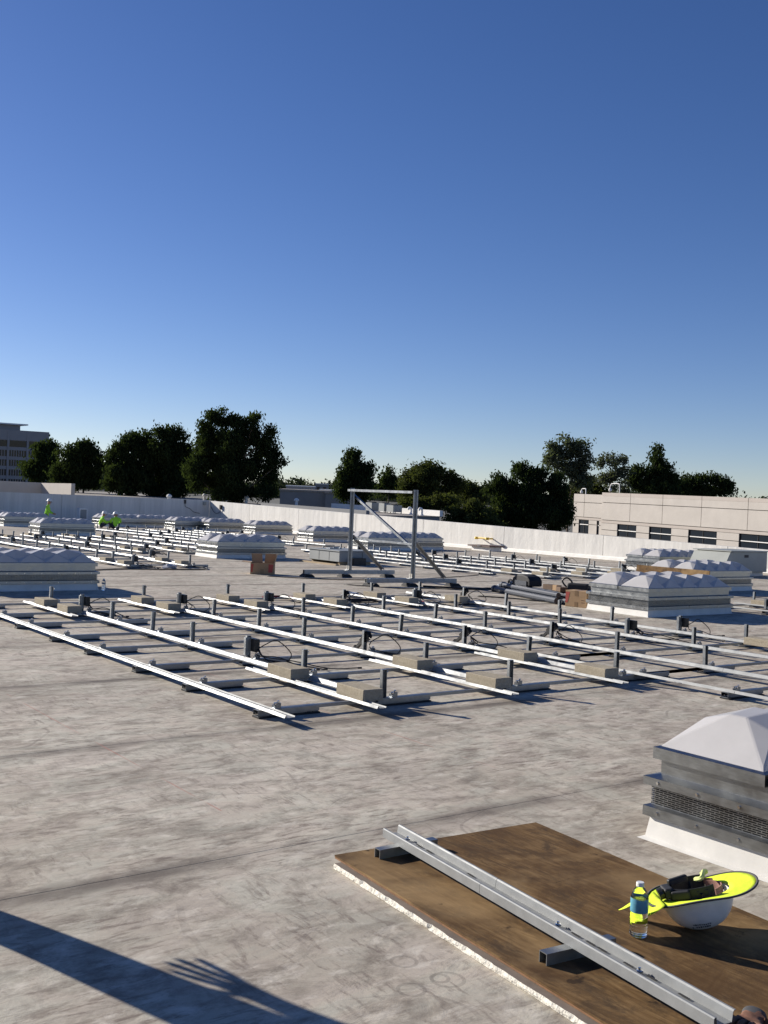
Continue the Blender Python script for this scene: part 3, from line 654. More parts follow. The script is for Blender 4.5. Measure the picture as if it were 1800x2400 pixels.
# ================================================================== SKYLIGHTS
SL, SW = 2.2, 1.28
def rect(o): return (-o, SL+o, -o, SW+o)
def sky_meshes():
    d = {}
    mb = MB(); mb.frustum(rect(.045), 0.001, rect(.016), .012); mb.frustum(rect(.016), .012, rect(.0), .118); d['curb'] = (mb, 'curb')
    mb = MB(); mb.box(*rect(.028), .118, .165); mb.frustum(rect(.028), .1655, rect(.004), .176); d['lower_flange'] = (mb, 'alu')
    mb = MB(); mb.box(-.0+.012, SL-.012, .012, SW-.012, .17, .272); d['vent_box'] = (mb, 'slotdark')
    # slotted vent plate: long bars and staggered bridges
    mb = MB(); z0, z1, rows = .176, .268, 9; p = (z1-z0)/rows; pit = .050
    for r_ in range(rows+1):
        z = z0+p*r_; b0, b1 = z-.0021, z+.0021
        mb.box(0, SL, .0, .003, b0, b1); mb.box(0, SL, SW-.003, SW, b0, b1); mb.box(0, .003, .003, SW-.003, b0, b1); mb.box(SL-.003, SL, .003, SW-.003, b0, b1)
    for r_ in range(rows):
        za, zb = z0+p*r_+.0021, z0+p*(r_+1)-.0021; o = (r_ % 2)*pit/2
        k = 0
        while o+k*pit < SL-.006:
            x = o+k*pit; mb.box(x, x+.005, 0, .0028, za, zb); mb.box(x, x+.005, SW-.0028, SW, za, zb); k += 1
        k = 0
        while o+k*pit < SW-.012:
            y = .004+o+k*pit; mb.box(0, .0028, y, y+.005, za, zb); mb.box(SL-.0028, SL, y, y+.005, za, zb); k += 1
    d['vent_grille'] = (mb, 'alu')
    mb = MB(); mb.box(*rect(.03), .272, .312); mb.frustum(rect(.03), .3125, rect(-.028), .328); d['upper_flange'] = (mb, 'alu')
    mb = MB(); mb.box(*rect(-.03), .325, .402); d['riser'] = (mb, 'alu')
    mb = MB()
    for o in (0.0,): 
        for zz, xo in ((.142, .028), (.292, .03)):
            for i in range(8):
                x = .12+i*(SL-.24)/7
                mb.tube([(x, -xo-.006, zz), (x, -xo, zz)], .008, 6); mb.tube([(x, SW+xo+.006, zz), (x, SW+xo, zz)], .008, 6)
            for i in range(6):
                y = .06+i*(SW-.12)/5
                mb.tube([(-xo-.006, y, zz), (-xo, y, zz)], .008, 6); mb.tube([(SL+xo+.006, y, zz), (SL+xo, y, zz)], .008, 6)
    d['screws'] = (mb, 'bolt')
    return {k: v[0].mesh(k, v[1]) for k, v in d.items()}
SKM = sky_meshes()
def leaf_mesh():
    g = .022; w = SW/2 - g/2
    mb = MB(); mb.box(0, SL, 0, w, .402, .458); mb.frustum((0, SL, 0, w), .4585, (.02, SL-.02, .02, w-.02), .466)
    fr = mb.mesh('leaf_frame', 'alu')
    # faceted dome: zig-zag of five front gables under a row of flat-topped peaks
    bm = bmesh.new(); n = 5; x0, x1, y0, y1 = .025, SL-.025, .025, w-.025; W = y1-y0; h = .20; zb = .466
    px_ = (x1-x0)/n
    V = lambda x, y, z: bm.verts.new((x, y, zb+z))
    ef = [V(x0+i*px_, y0, 0) for i in range(n+1)]; eb = [V(x0+i*px_, y1, 0) for i in range(n+1)]
    gf = [V(x0+(i+.5)*px_, y0+.16*W, .70*h) for i in range(n)]; gb = [V(x0+(i+.5)*px_, y1-.16*W, .70*h) for i in range(n)]
    pk = []
    xs = [x0+.62*px_] + [x0+i*px_ for i in range(1, n)][1:-1] + [x1-.62*px_]
    xs = [x0+.66*px_] + [x0+i*px_+ (0.12*px_ if i == 1 else (-0.12*px_ if i == n-1 else 0)) for i in range(1, n)] + [x1-.66*px_]
    # peaks sit between gables (x = i*p); end peaks close the hips
    vf = [V(x0+i*px_, y0+.17*W, .20*h) for i in range(1, n)]; vb = [V(x0+i*px_, y1-.17*W, .20*h) for i in range(1, n)]
    pk_f = []; pk_b = []; sd_f = []; sd_b = []
    for i in range(1, n):
        x = x0+i*px_; pk_f.append(V(x, y0+.40*W, h)); pk_b.append(V(x, y1-.40*W, h))
    for i in range(n):
        x = x0+(i+.5)*px_; z = .62*h if 0 < i < n-1 else .92*h
        sd_f.append(V(x, y0+.42*W, z)); sd_b.append(V(x, y1-.42*W, z))
    F = lambda *v: bm.faces.new(v)
    for i in range(n):
        F(ef[i], ef[i+1], gf[i]); F(eb[i+1], eb[i], gb[i])
    for i in range(1, n):
        F(ef[i], gf[i], vf[i-1]); F(ef[i], vf[i-1], gf[i-1]); F(eb[i], vb[i-1], gb[i]); F(eb[i], gb[i-1], vb[i-1])
        F(vf[i-1], gf[i], pk_f[i-1]); F(vf[i-1], pk_f[i-1], gf[i-1]); F(vb[i-1], pk_b[i-1], gb[i]); F(vb[i-1], gb[i-1], pk_b[i-1])
        F(pk_f[i-1], gf[i], sd_f[i]); F(pk_f[i-1], sd_f[i-1], gf[i-1]); F(pk_b[i-1], sd_b[i], gb[i]); F(pk_b[i-1], gb[i-1], sd_b[i-1])
        F(pk_f[i-1], sd_f[i], sd_b[i], pk_b[i-1]); F(pk_f[i-1], pk_b[i-1], sd_b[i-1], sd_f[i-1])
    # end hips
    F(ef[0], gf[0], sd_f[0]); F(ef[0], sd_f[0], sd_b[0], eb[0]); F(eb[0], sd_b[0], gb[0])
    F(ef[n], sd_f[n-1], gf[n-1]); F(ef[n], eb[n], sd_b[n-1], sd_f[n-1]); F(eb[n], gb[n-1], sd_b[n-1])
    bmesh.ops.recalc_face_normals(bm, faces=bm.faces[:])
    if sum(f.normal.z for f in bm.faces) < 0: bmesh.ops.reverse_faces(bm, faces=bm.faces[:])
    bmesh.ops.bevel(bm, geom=[e_ for e_ in bm.edges if len(e_.link_faces) == 2], offset=.006, segments=1, affect='EDGES', clamp_overlap=True)
    me = bpy.data.meshes.new('dome'); bm.to_mesh(me); bm.free(); me.materials.append(M['dome'])
    return fr, me, w
LEAF_F, LEAF_D, LEAF_W = leaf_mesh()
def skylight(x, y, label, proto=[None]):
    if proto[0] is None:
        e = empty('skylight', (x, y, 0)); proto[0] = e
        for k, me in SKM.items():
            o = put(k, me, e)
            if k in ('vent_grille', 'screws'): o['kind'] = 'stuff'
        for yy in (0.0, SW-LEAF_W):
            f = put('leaf_frame', LEAF_F, e, (0, yy, 0)); put('dome', LEAF_D, f)
    else:
        e = copy_tree(proto[0]); e.location = (x, y, 0)
    tag(e, label, 'skylight', 'white faceted skylights on the roof')
    return e
SKY = [
 (4.24, 2.09, 'large close skylight cut off by the right edge, slotted vent facing us'),
 (13.5, 10.95, 'near skylight at right beside the upright cardboard carton'),
 (19.33, 14.48, 'skylight behind the near right one, with a board leaning on it'),
 (25.15, 20.05, 'skylight farthest right, left of the grey air handler'),
 (13.6, 25.95, 'large skylight left of centre behind the open cardboard box'),
 (4.53, 17.11, 'close skylight cut off by the left edge, with a bottle at its corner'),
 (13.4, 40.1, 'skylight on the left in front of the kneeling worker'),
 (14.9, 49.6, 'skylight at the left edge behind and left of the kneeling worker'),
 (14.35, 54.0, 'skylight at the far left edge nearest the shaded wall'),
 (20.9, 53.0, 'skylight directly behind the two seated workers'),
 (23.0, 53.2, 'back-row skylight just right of the two seated workers'),
 (23.9, 50.4, 'back-row skylight with the small white box behind it'),
 (25.3, 49.3, 'back-row skylight standing before the wall corner'),
 (26.3, 46.2, 'back-row skylight below the first joint of the sunlit wall'),
 (24.5, 38.0, 'skylight just left of the metal frame, near the sunlit wall'),
 (22.55, 31.25, 'skylight seen through the metal frame'),
 (24.5, 31.9, 'skylight right behind the right post of the metal frame'),
]
for x, y, l in SKY: skylight(x, y, l)

# ================================================================== SOLAR RACKING
FOOT_L = .54
foot_me = MB().sheet([(-.034, .020), (-.034, .058), (.034, .058), (.034, .020)], 0, FOOT_L, .003, 'x').box(0.004, FOOT_L-.004, -.030, .030, .012, .018).mesh('foot', 'galv')
pad_me = MB().box(.0, FOOT_L, -.05, .05, .0008, .012).mesh('pad', 'pad')
mbx = MB().box(.165, .205, -.022, .022, .059, .099).box(.15, .165, -.022, .022, .059, .085)
clip_me = mbx.mesh('clip', 'galv')
nut_me = MB().lathe([(.011, 0), (.012, .004), (.012, .014), (.007, .018)], 6, (.157, -.012, .086)).lathe([(.011, 0), (.012, .004), (.012, .014), (.007, .018)], 6, (.185, -.012, .0995)).mesh('nuts', 'bolt')
endp_me = MB().tube([(-.0012, 0, .036), (-.0022, 0, .036)], .006, 8).mesh('bolt_hole', 'slotdark')
post_me = MB().sheet([(-.026, -.018), (.026, -.018), (.026, .018), (-.026, .018), (-.026, -.018)], 0, 1, .003).v
def post_mesh():
    mb = MB(); t = .003
    prof = [(-.027, -.018), (-.027, .018), (.027, .018), (.027, -.018)]
    for (x0, x1, y0, y1) in ((-.023, .023, .013, .016), (-.023, -.020, -.016, .013), (.020, .023, -.016, .013)): mb.box(x0, x1, y0, y1, .0585, .288)
    mb.box(-.023, .023, -.016, .016, .288, .291)
    mb.box(-.05, .05, -.024, .024, .0582, .064)
    return mb.mesh('post', 'strut')
post_me = post_mesh()
pbolt_me = MB().tube([(.023, 0, .262), (.047, 0, .262)], .007, 6).tube([(.030, 0, .262), (.038, 0, .262)], .013, 6).mesh('post_bolt', 'bolt')
RAIL_MAIN = [(-.048, .066), (-.045, .060), (-.008, .060), (.008, .092), (.030, .092), (.033, .083)]
RAIL_LIP = [(-.042, .060), (-.032, .080), (-.025, .061), (.042, .061), (.046, .072)]
def rail(root, kind, x, ya, yb, ox):
    prof = RAIL_MAIN if kind == 'main' else RAIL_LIP
    L = yb-ya; n = max(1, round(L/3.4)); s = L/n
    for i in range(n):
        a, b_ = ya+i*s, ya+(i+1)*s-(.004 if i < n-1 else 0)
        MB().sheet(prof, a, b_, .0022).build('rail', 'rail', root, (x-ox[0], -ox[1], 0))
        if i: MB().sheet([(p[0], p[1]-.003) for p in prof[1:4]], a-.07, a+.07, .002).build('splice_plate', 'rail', root, (x-ox[0], -ox[1], 0))
blk_v = None
def block_mesh(seed):
    rg = random.Random(seed); bm = bmesh.new()
    bmesh.ops.create_cube(bm, size=1.0)
    bmesh.ops.scale(bm, vec=(.193, .395, .092), verts=bm.verts)
    bmesh.ops.bevel(bm, geom=bm.edges[:], offset=.005, segments=1, affect='EDGES')
    bmesh.ops.subdivide_edges(bm, edges=[e_ for e_ in bm.edges if e_.calc_length() > .06], cuts=3, use_grid_fill=True)
    for v in bm.verts: v.co += Vector((rg.uniform(-1, 1), rg.uniform(-1, 1), rg.uniform(-1, 1)))*.0012
    me = bpy.data.meshes.new('ballast_block'); bm.to_mesh(me); bm.free(); me.materials.append(M['block']); return me
BLK = [block_mesh(i) for i in range(4)]
nblk = [0]
def ballast(x, y, z, label, rz=0.0):
    o = put('ballast_block', BLK[nblk[0] % 4], None, (x, y, z+.046), (0, 0, rz)); nblk[0] += 1
    tag(o, label, 'concrete block', 'concrete ballast blocks on the racking'); return o
def fins_box(mb, M3, c, sx, sy, sz):
    mb.rbox(c, (sx, sy, sz), M3)
    for i in range(6):
        o = M3 @ Vector((0, -sy/2-.006, (i-2.5)*sz/7)); mb.rbox(Vector(c)+o, (sx*.92, .012, .004), M3)
def wires(p0, seed, n=3, reach=.45):
    rg = random.Random(seed); mb = MB()
    for k in range(n):
        a = rg.uniform(0, 6.28); x, y, z = p0
        ex, ey = x+rg.uniform(-.1, 1)*reach, y+rg.uniform(-1, .35)*reach
        if rg.random() < .5:   # a loop lying over
            pts = [(x, y, z), (x+.06, y-.05, z+.05), (x+.2, y-.02, z+.07), (x+.3, y-.12, .12), (x+.18, y-.2, .05), (x+.05, y-.12, .07), (x+.12, y+.04, .05), (ex, ey, .012)]
        else:
            pts = [(x, y, z), (x+rg.uniform(-.05, .1), y-.06, z-.06), ((x+ex)/2, (y+ey)/2, .05+rg.uniform(0, .06)), (ex, ey, .012), (ex+rg.uniform(-.2, .3), ey-rg.uniform(0, .3), .009)]
        mb.tube(curve_pts(pts, 4), .0055, 5)
        e_ = pts[-1]; mb.tube([e_, (e_[0]+.035, e_[1]-.02, e_[2]+.002)], .0085, 6)
    return mb
def inverter(root, ox, x, y, tilt, seed):
    """black module inverter clamped to a rail post, upright or tipped over"""
    mb = MB()
    if tilt == 0:
        M3 = Matrix.Identity(3); c = Vector((x+.055, y-.012, .20)); fins_box(mb, M3, c, .05, .15, .125)
        brk = MB().box(x-.03, x+.03, y-.005, y+.03, .10, .275)
    else:
        M3 = Matrix.Rotation(R(-38), 3, 'X') @ Matrix.Rotation(R(0), 3, 'Y')
        c = Vector((x+.03, y+.02, .20)); fins_box(mb, M3, c, .05, .16, .07)
        brk = MB().rbox(c+M3 @ Vector((-.005, .14, .0)), (.034, .15, .03), M3)
        brk.rbox(c+M3 @ Vector((0, .2, .022)), (.05, .03, .02), M3)
    lo = (-ox[0], -ox[1], 0)
    o = mb.build('micro_inverter', 'black', root, lo)
    brk.build('mounting_bracket', 'strut' if tilt == 0 else 'black', o)
    wires(tuple(c+Vector((.02, -.07, -.03))), seed, 6, .55).build('leads', 'cable', o)
    return o
def spots(rows, step, skip=0):
    return [(x, c, 0) for i, (x, kd, cs, e_) in enumerate(rows) if kd != 'front' for c in cs[(i*2+skip) % step::step]]
def make_rack(name, label, rows, where, detail=2, inv=()):
    """rows: list of (x, kind, [column ys ascending], ballast_ends) ; kind front/mid/last"""
    ox = (rows[0][0], rows[0][2][0])
    root = empty(name, (ox[0], ox[1], 0)); tag(root, label, 'solar racking')
    for i, (x, kind, cols, ends) in enumerate(rows):
        y0, y1 = cols[0], cols[-1]
        for y in cols:
            f = put('foot', foot_me, root, (x-ox[0], y-ox[1], 0)); put('pad', pad_me, f)
            if detail > 0: put('clip', clip_me, f); 
            put('nuts', nut_me, f)
            if detail > 1: put('bolt_hole', endp_me, f)
            if kind != 'front':
                p = put('post', post_me, root, (x+.075-ox[0], y-ox[1], 0), (random.uniform(-.03, .03), random.uniform(-.02, .05), random.uniform(-.06, .06)))
                if detail > 0: put('post_bolt', pbolt_me, p)
            # strut on to the next row that has this column
            for j in range(i+1, len(rows)):
                x2 = rows[j][0]
                if x2 > x+.6 and any(abs(y-c) < .05 for c in rows[j][2]):
                    MB().box(.20, x2-x-.005, -.016, .016, .0595, .0625).box(.20, x2-x-.005, -.016, -.013, .036, .0593).build('strut', 'strut', root, (x-ox[0], y-ox[1], 0)); break
        if kind == 'front':
            rail(root, 'lip', x+.075, y0-.36, y1+.3, ox)
        elif kind == 'last':
            rail(root, 'main', x-.0, y0-.3, y1+.3, ox)
        else:
            a, b_ = y0-.2, y1+.2
            if 'n' in ends:
                rail(root, 'lip', x-.205, y0-.36, cols[1]+.5, ox); a = cols[1]+.22
                bl = [y0+.095, cols[1]+.0]
                rail(root, 'main', x-.0, bl[0]+.21, bl[1]-.21, ox)
                for q, yy in enumerate(bl):
                    ballast(x-.088+random.uniform(-.008, .008), yy, .0635, 'concrete block on %s row of %s, %s from near end' % (ORD[i], where, ORD[q]), random.uniform(-.03, .03))
            if 'f' in ends:
                rail(root, 'lip', x-.205, cols[-2]-.52, y1+.2, ox); b_ = cols[-2]-.24
                bl = [cols[-2]+.0, y1-.31]
                rail(root, 'main', x-.0, bl[0]+.21, bl[1]-.21, ox)
                for q, yy in enumerate(bl[::-1]):
                    ballast(x-.088+random.uniform(-.008, .008), yy, .0635, 'concrete block on %s row of %s, %s from far end' % (ORD[i], where, ORD[q]), random.uniform(-.03, .03))
            rail(root, 'main', x-.0, a, b_, ox)
    for k, (x, y, t) in enumerate(inv): inverter(root, ox, x+.075, y, t, hash(name) % 97 if False else 31*k+len(rows))
    return root
C = [6.762, 7.962, 8.994, 10.195, 11.227, 12.427, 13.46, 14.66]
Cn = [3.33, 4.53, 5.69]                       # columns that continue to the right, past the frame
A = [3.915, 5.017, 6.419, 7.821, 9.223, 10.625]
rows = [(A[0], 'front', C[:6]), ]
rows1 = [(A[0], 'front', C + [15.7, 16.9], ''), (A[1], 'mid', C, 'nf'), (A[2], 'mid', C, 'nf'), (A[3], 'mid', C, 'nf'),
         (A[3]+.30, 'front', Cn + C[:2], ''), (A[4], 'mid', Cn+C, 'f'), (A[5], 'mid', Cn+C, 'f'), (11.69, 'last', Cn+C, '')]
inv1 = [(A[1], C[2], 0), (A[2], C[2], 1), (A[3], C[2], 1), (A[4], C[2], 1), (A[5], C[2], 0), (11.69, C[2], 0),
        (A[1], C[6], 0), (A[2], C[6], 0), (A[3], C[6], 0), (A[4], C[6], 1), (A[5], C[6], 0), (11.69, C[6], 1), (A[5], Cn[2], 0)]
make_rack('solar_racking', 'nearest solar racking of pale rails and posts across the middle of the roof', rows1, 'the nearest racking', 2, inv1)
ballast(11.60, 7.62, .0635, 'concrete block alone on the last rail at the right edge of the nearest racking')
ballast(11.60, 13.46, .0635, 'concrete block on the last rail of the nearest racking, at its far end')
# left middle racking
def cols(a, b_):
    r_ = [a]; s = [1.2, 1.03]; k = 0
    while r_[-1] + s[k % 2] < b_: r_.append(r_[-1]+s[k % 2]); k += 1
    return r_
cB = cols(22.55, 37.6); cB2 = [c for c in cB if c > 28.0]
cB2 = cB2 + [cB2[-1]+1.15]
rows2 = [(9.62, 'mid', cB, 'nf'), (11.04, 'mid', cB, 'nf'), (12.4, 'mid', cB2, 'nf'), (13.75, 'mid', [c for c in cB2 if c < 38.8], 'nf'), (15.1, 'mid', cB2, 'nf'), (16.5, 'mid', [c for c in cB2 if c > 30], 'n')]
inv2 = spots(rows2, 4)
make_rack('solar_racking', 'solar racking at middle left between the two big skylights', rows2, 'the middle left racking', 1, inv2)
# far back racking
cC = cols(33.6, 47.6)
rows3 = [(17.9, 'mid', cC, 'n'), (19.3, 'mid', cC, 'n'), (20.7, 'mid', cC, ''), (22.1, 'mid', cC, ''), (23.4, 'mid', [c for c in cC if c > 40.5], '')]
inv3 = spots(rows3, 4, 1)
make_rack('solar_racking', 'far racking of bright rails in front of the back row of skylights', rows3, 'the far back racking', 0, inv3)
# racking behind the frame
cD = cols(18.4, 30.0)
rows4 = [(17.62, 'front', [c for c in cD if 19 < c < 28], ''), (18.72, 'mid', cD, 'n'), (20.12, 'mid', cD, 'n'), (21.5, 'mid', cD, 'n'), (22.9, 'mid', cD[:8], 'n'), (23.98, 'last', cD[1:8], '')]
inv4 = spots(rows4, 4, 1)
make_rack('solar_racking', 'racking at middle right behind the metal frame, near the sunlit wall', rows4, 'the racking behind the frame', 1, inv4)
# racking at the right edge
cE = cols(7.2, 12.8)
rows5 = [(16.2, 'front', cE, ''), (17.35, 'mid', cE, 'f'), (18.75, 'mid', cE, 'f')]
make_rack('solar_racking', 'racking at the right edge behind the near right skylight', rows5, 'the right edge racking', 0, [(16.2, cE[3], 0)])

# ================================================================== STRUT FRAME ON RUBBER BLOCKS
fr = empty('metal_gantry', (13.6, 18.2, 0)); tag(fr, 'tall rectangular frame of grey strut channel standing on two long feet', 'metal frame')
def channel(p, q, w=.062, name='strut', mat='strut', up=(0, 0, 1), parent=fr, lips=True):
    """C-shaped strut: web and two flanges with a recessed slot face"""
    o = parent.location; p, q = Vector(p)-o, Vector(q)-o
    d = (q-p).normalized(); side = d.cross(Vector(up)); side = side.normalized() if side.length > 1e-4 else Vector((1, 0, 0)); u = side.cross(d)
    mb = MB(); t = w*.09
    mb.beam(p+u*(w/2-t/2), q+u*(w/2-t/2), w, t, u)
    for s in (-1, 1):
        mb.beam(p+side*s*(w/2-t/2)-u*t/2, q+side*s*(w/2-t/2)-u*t/2, t, w-t, u)
        if lips: mb.beam(p+side*s*(w/2-.2*w)-u*(w/2-t/2), q+side*s*(w/2-.2*w)-u*(w/2-t/2), .24*w, t, u)
    return mb.build(name, mat, parent)
Y1, Y2 = 19.45, 16.95
channel((12.33, Y1, .115), (14.62, Y1-.25, .115), .085, 'base_strut'); channel((12.3, Y2+.12, .115), (14.4, Y2-.2, .115), .085, 'base_strut')
UPL, UPR = (13.46, Y1-.13), (13.36, Y2-.05)
tp = 1.98
channel((*UPL, .158), (*UPL, tp+.02), .095, 'upright', up=(0.6, .8, 0)); channel((*UPR, .158), (*UPR, tp), .095, 'upright', up=(0.6, .8, 0))
channel((UPL[0]-.03, UPL[1]+.12, tp-.03), (UPR[0]-.03, UPR[1]+.06, tp-.05), .05, 'top_bar', 'galv')
channel((UPL[0]+.06, UPL[1]+.1, .86), (UPR[0]+.06, UPR[1]+.05, .86), .045, 'mid_bar', 'galv')
channel((UPL[0]+.07, UPL[1]+.12, tp-.10), (UPR[0]+.07, UPR[1]-.32, .56), .05, 'diagonal_bar', 'galv')
channel((UPL[0]+.05, UPL[1], .92), (14.32, Y1-.22, .17), .085, 'brace', up=(0.6, .8, 0)); channel((UPR[0]+.05, UPR[1], .88), (14.12, Y2-.16, .17), .085, 'brace', up=(0.6, .8, 0))
for (x, y) in (UPL, UPR):
    b_ = MB().box(-.06, -.045, -.05, .05, .158, .26).box(-.12, -.045, -.05, .05, .158, .17).build('corner_bracket', 'bolt', fr, (x-13.6, y-18.2, 0))
k = 0
for (yy, xs_) in ((Y1, ((12.42, 0), (13.35, -.1), (14.45, -.23))), (Y2, ((12.42, .1), (13.3, -.04), (14.33, -.19)))):
    for x, dy in xs_:
        e = empty('rubber_block', (x, yy+dy, 0), -.1)
        tag(e, 'black wedge-sided rubber block, %s under the %s foot of the metal frame' % (['left', 'middle', 'right'][k % 3], 'rear' if k < 3 else 'front'), 'support block', 'rubber blocks under the frame')
        mb = MB(); prof = [(-.12, 0), (-.12, .02), (-.055, .068), (.055, .068), (.12, .02), (.12, 0)]
        pr = [(a, -.14, z) for a, z in prof] + [(a, .14, z) for a, z in prof]
        mb.add(pr, [(0, 1, 2, 3, 4, 5), (11, 10, 9, 8, 7, 6)] + [(i, 6+i, 6+(i+1) % 6, (i+1) % 6) for i in range(6)])
        mb.build('wedge', 'rubber', e); MB().box(-.05, .05, -.14, .14, .0682, .0715).build('cap_strip', 'galv', e); k += 1

# ================================================================== ROOF EQUIPMENT
def hvac_box(name, label, loc, sx, sy, sz, mat, extra=None):
    e = empty(name, loc); tag(e, label, 'air conditioner')
    o = MB().box(0, sx, 0, sy, .08, sz).build('casing', mat, e); bevel(o, .012)
    MB().box(-.03, sx+.03, -.03, sy+.03, sz+.001, sz+.028).build('lid', mat, e)
    for yy in (.05, sy-.14): MB().box(.05, sx-.05, yy, yy+.09, 0, .079).build('sleeper', 'wood', e)
    mb = MB()
    for i in range(1, 3): mb.box(-.004, -.001, sy*i/3-.006, sy*i/3+.006, .1, sz-.02); mb.box(sx*i/3-.006, sx*i/3+.006, -.004, -.001, .1, sz-.02)
    mb.build('panel_seams', 'slotdark', e); return e
e = hvac_box('roof_equipment_box', 'low grey metal equipment box behind the left post of the frame', (15.82, 23.2, 0), 1.12, 1.5, .36, 'hvac2')
MB().box(.35, .75, 1.0, 1.2, .389, .42).tube([(.4, .9, .389), (.4, .9, .44), (.6, .9, .45), (.6, .9, .389)], .015).build('lid_fitting', 'galv', e)
MB().box(.3, .7, -.25, -.04, 0.0, .2).build('junction_box', 'black', e)
tag(MB().box(-.05, .05, -1.1, .7, .0, .04).build('wood_sleeper', 'wood', None, (15.62, 24.1, 0)), 'long thin timber lying along the grey equipment box', 'timber')
# air handler near right wall
e = empty('air_handler', (26.0, 18.3, 0)); tag(e, 'grey-green air handler with sloping hood against the right wall', 'air conditioner')
o = MB().box(.25, 1.95, .0, 1.25, .12, .72).build('casing', 'hvac', e); bevel(o, .015)
MB().hexa([(-.25, 0, .14), (.249, 0, .14), (.249, 1.25, .14), (-.25, 1.25, .14), (.12, 0, .70), (.249, 0, .70), (.249, 1.25, .70), (.12, 1.25, .70)]).build('hood', 'hvac', e)
MB().box(.1, 2.0, -.04, 1.29, .7205, .75).build('lid', 'hvac', e); MB().box(.8, 1.0, -.006, -.001, .55, .63).build('name_plate', 'print', e)
MB().box(.3, 1.9, .1, 1.15, 0, .119).build('curb', 'curb', e)
for k, (x, y, w, h, lab) in enumerate(((20.9, 56.1, .45, .86, 'small pale framed cabinet by the shaded wall, behind the left skylights'), (27.75, 55.6, .55, .62, 'small white box at the foot of the wall corner'))):
    e = empty('roof_cabinet', (x, y, 0)); tag(e, lab, 'cabinet')
    MB().box(0, w, 0, .4, .05, h).build('casing', 'white', e); MB().box(.05, w-.05, -.006, -.001, .12, h-.06).build('door_panel', 'hvac2', e); MB().box(.02, w-.02, .02, .38, 0, .049).build('base', 'greywall', e)
# wall boxes and conduit
e = empty('wall_box', (27.95, WALLY, 1.45)); tag(e, 'small black box high on the shaded wall left of the corner', 'electrical box'); MB().box(-.05, .05, -.09, -.002, -.12, .12).build('housing', 'black', e)
MB().tube(curve_pts([(0, -.04, -.12), (.05, -.03, -.3), (.35, -.03, -.42), (.6, -.03, -.6), (1.0, -.03, -.68)], 5), .014).build('cable', 'cable', e)
e = empty('wall_box', (29.25, WALLY, 1.4)); tag(e, 'pale grey box in the top of the wall corner', 'electrical box'); MB().box(-.1, .08, -.1, -.002, -.12, .1).build('housing', 'hvac', e); MB().box(-.08, .06, -.106, -.1005, -.1, .08).build('door', 'hvac', e)
e = empty('wall_box', (WALLX, 56.1, 1.2)); tag(e, 'black box on the sunlit wall right of the corner', 'electrical box'); MB().box(-.13, -.002, -.06, .06, -.13, .13).build('housing', 'black', e)
MB().tube(curve_pts([(-.06, 0, -.13), (-.06, .15, -.3), (-.04, .6, -.38), (-.04, 1.0, -.25), (-.04, 1.3, .0)], 5), .016).build('cable', 'cable', e)
e = empty('roof_hatch', (28.3, 30.95, 0)); tag(e, 'low white roof hatch with dark maroon lid at the sunlit wall', 'roof hatch')
MB().box(.12, .75, .1, 1.2, 0, .17).build('curb', 'white', e); o = MB().box(0, .85, 0, 1.32, .171, .225).build('lid', 'maroon', e)
MB().box(-.03, -.001, .5, .7, .185, .21).build('handle', 'galv', e)
e = empty('safety_rail', (WALLX, 32.2, 0.47)); tag(e, 'yellow safety bar bracketed on the sunlit wall above the hatch', 'safety rail')
MB().tube([(-.3, -.05, 0), (-.3, .72, .03)], .028, 8).build('bar', 'yellowp', e)
for y in (.0, .66):
    MB().tube([(-.002, y, 0), (-.36, y, .0)], .03, 8).lathe([(.075, -.05), (.09, 0), (.075, .05)], 10, (-.3, y, 0)).build('bracket', 'yellowp', e)

# ================================================================== BOXES AND GEAR
# open carton
e = empty('cardboard_box', (11.82, 20.35, 0), math.atan2(-.42, .60)); tag(e, 'open cardboard box with raised flaps in front of the big middle skylight', 'box')
w, d, h = .52, .36, .25; t = .006
MB().box(-w/2, w/2, -d/2, -d/2+t, 0, h).box(-w/2, w/2, d/2-t, d/2, 0, h).box(-w/2, -w/2+t, -d/2+t, d/2-t, 0, h).box(w/2-t, w/2, -d/2+t, d/2-t, 0, h).box(-w/2+t, w/2-t, -d/2+t, d/2-t, 0, t).build('carton', 'card', e)
def flap(p, q, out, L, nm='flap'):
    p, q, out = Vector(p), Vector(q), Vector(out).normalized()*L; n = (q-p).cross(out).normalized()*t
    MB().hexa([p, q, q+out, p+out, p+n, q+n, q+out+n, p+out+n]).build(nm, 'card', e)
flap((-w/2, d/2, h), (-.02, d/2, h), (-.12, .25, 1), .2); flap((.02, d/2, h), (w/2, d/2, h), (.05, .15, 1), .2)
flap((-w/2, -d/2, h), (-w/2, d/2, h), (-1, -.1, .12), .2); flap((w/2, d/2, h), (w/2, -d/2, h), (.25, 0, 1), .2)
for x0, x1 in ((-w/2+.012, -w/2+.07), (w/2-.12, w/2-.012)):
    MB().hexa([(x0, -d/2-.002, .05), (x1-.02, -d/2-.002, .05), (x1-.02, -d/2-.0005, .05), (x0, -d/2-.0005, .05), (x0, -d/2-.002, h-.02), (x1, -d/2-.002, h-.02), (x1, -d/2-.0005, h-.02), (x0, -d/2-.0005, h-.02)]).build('red_print', 'cardred', e)
MB().box(-.04, .04, -d/2-.0015, -d/2-.0004, 0.01, .12).build('tape', 'tape', e)
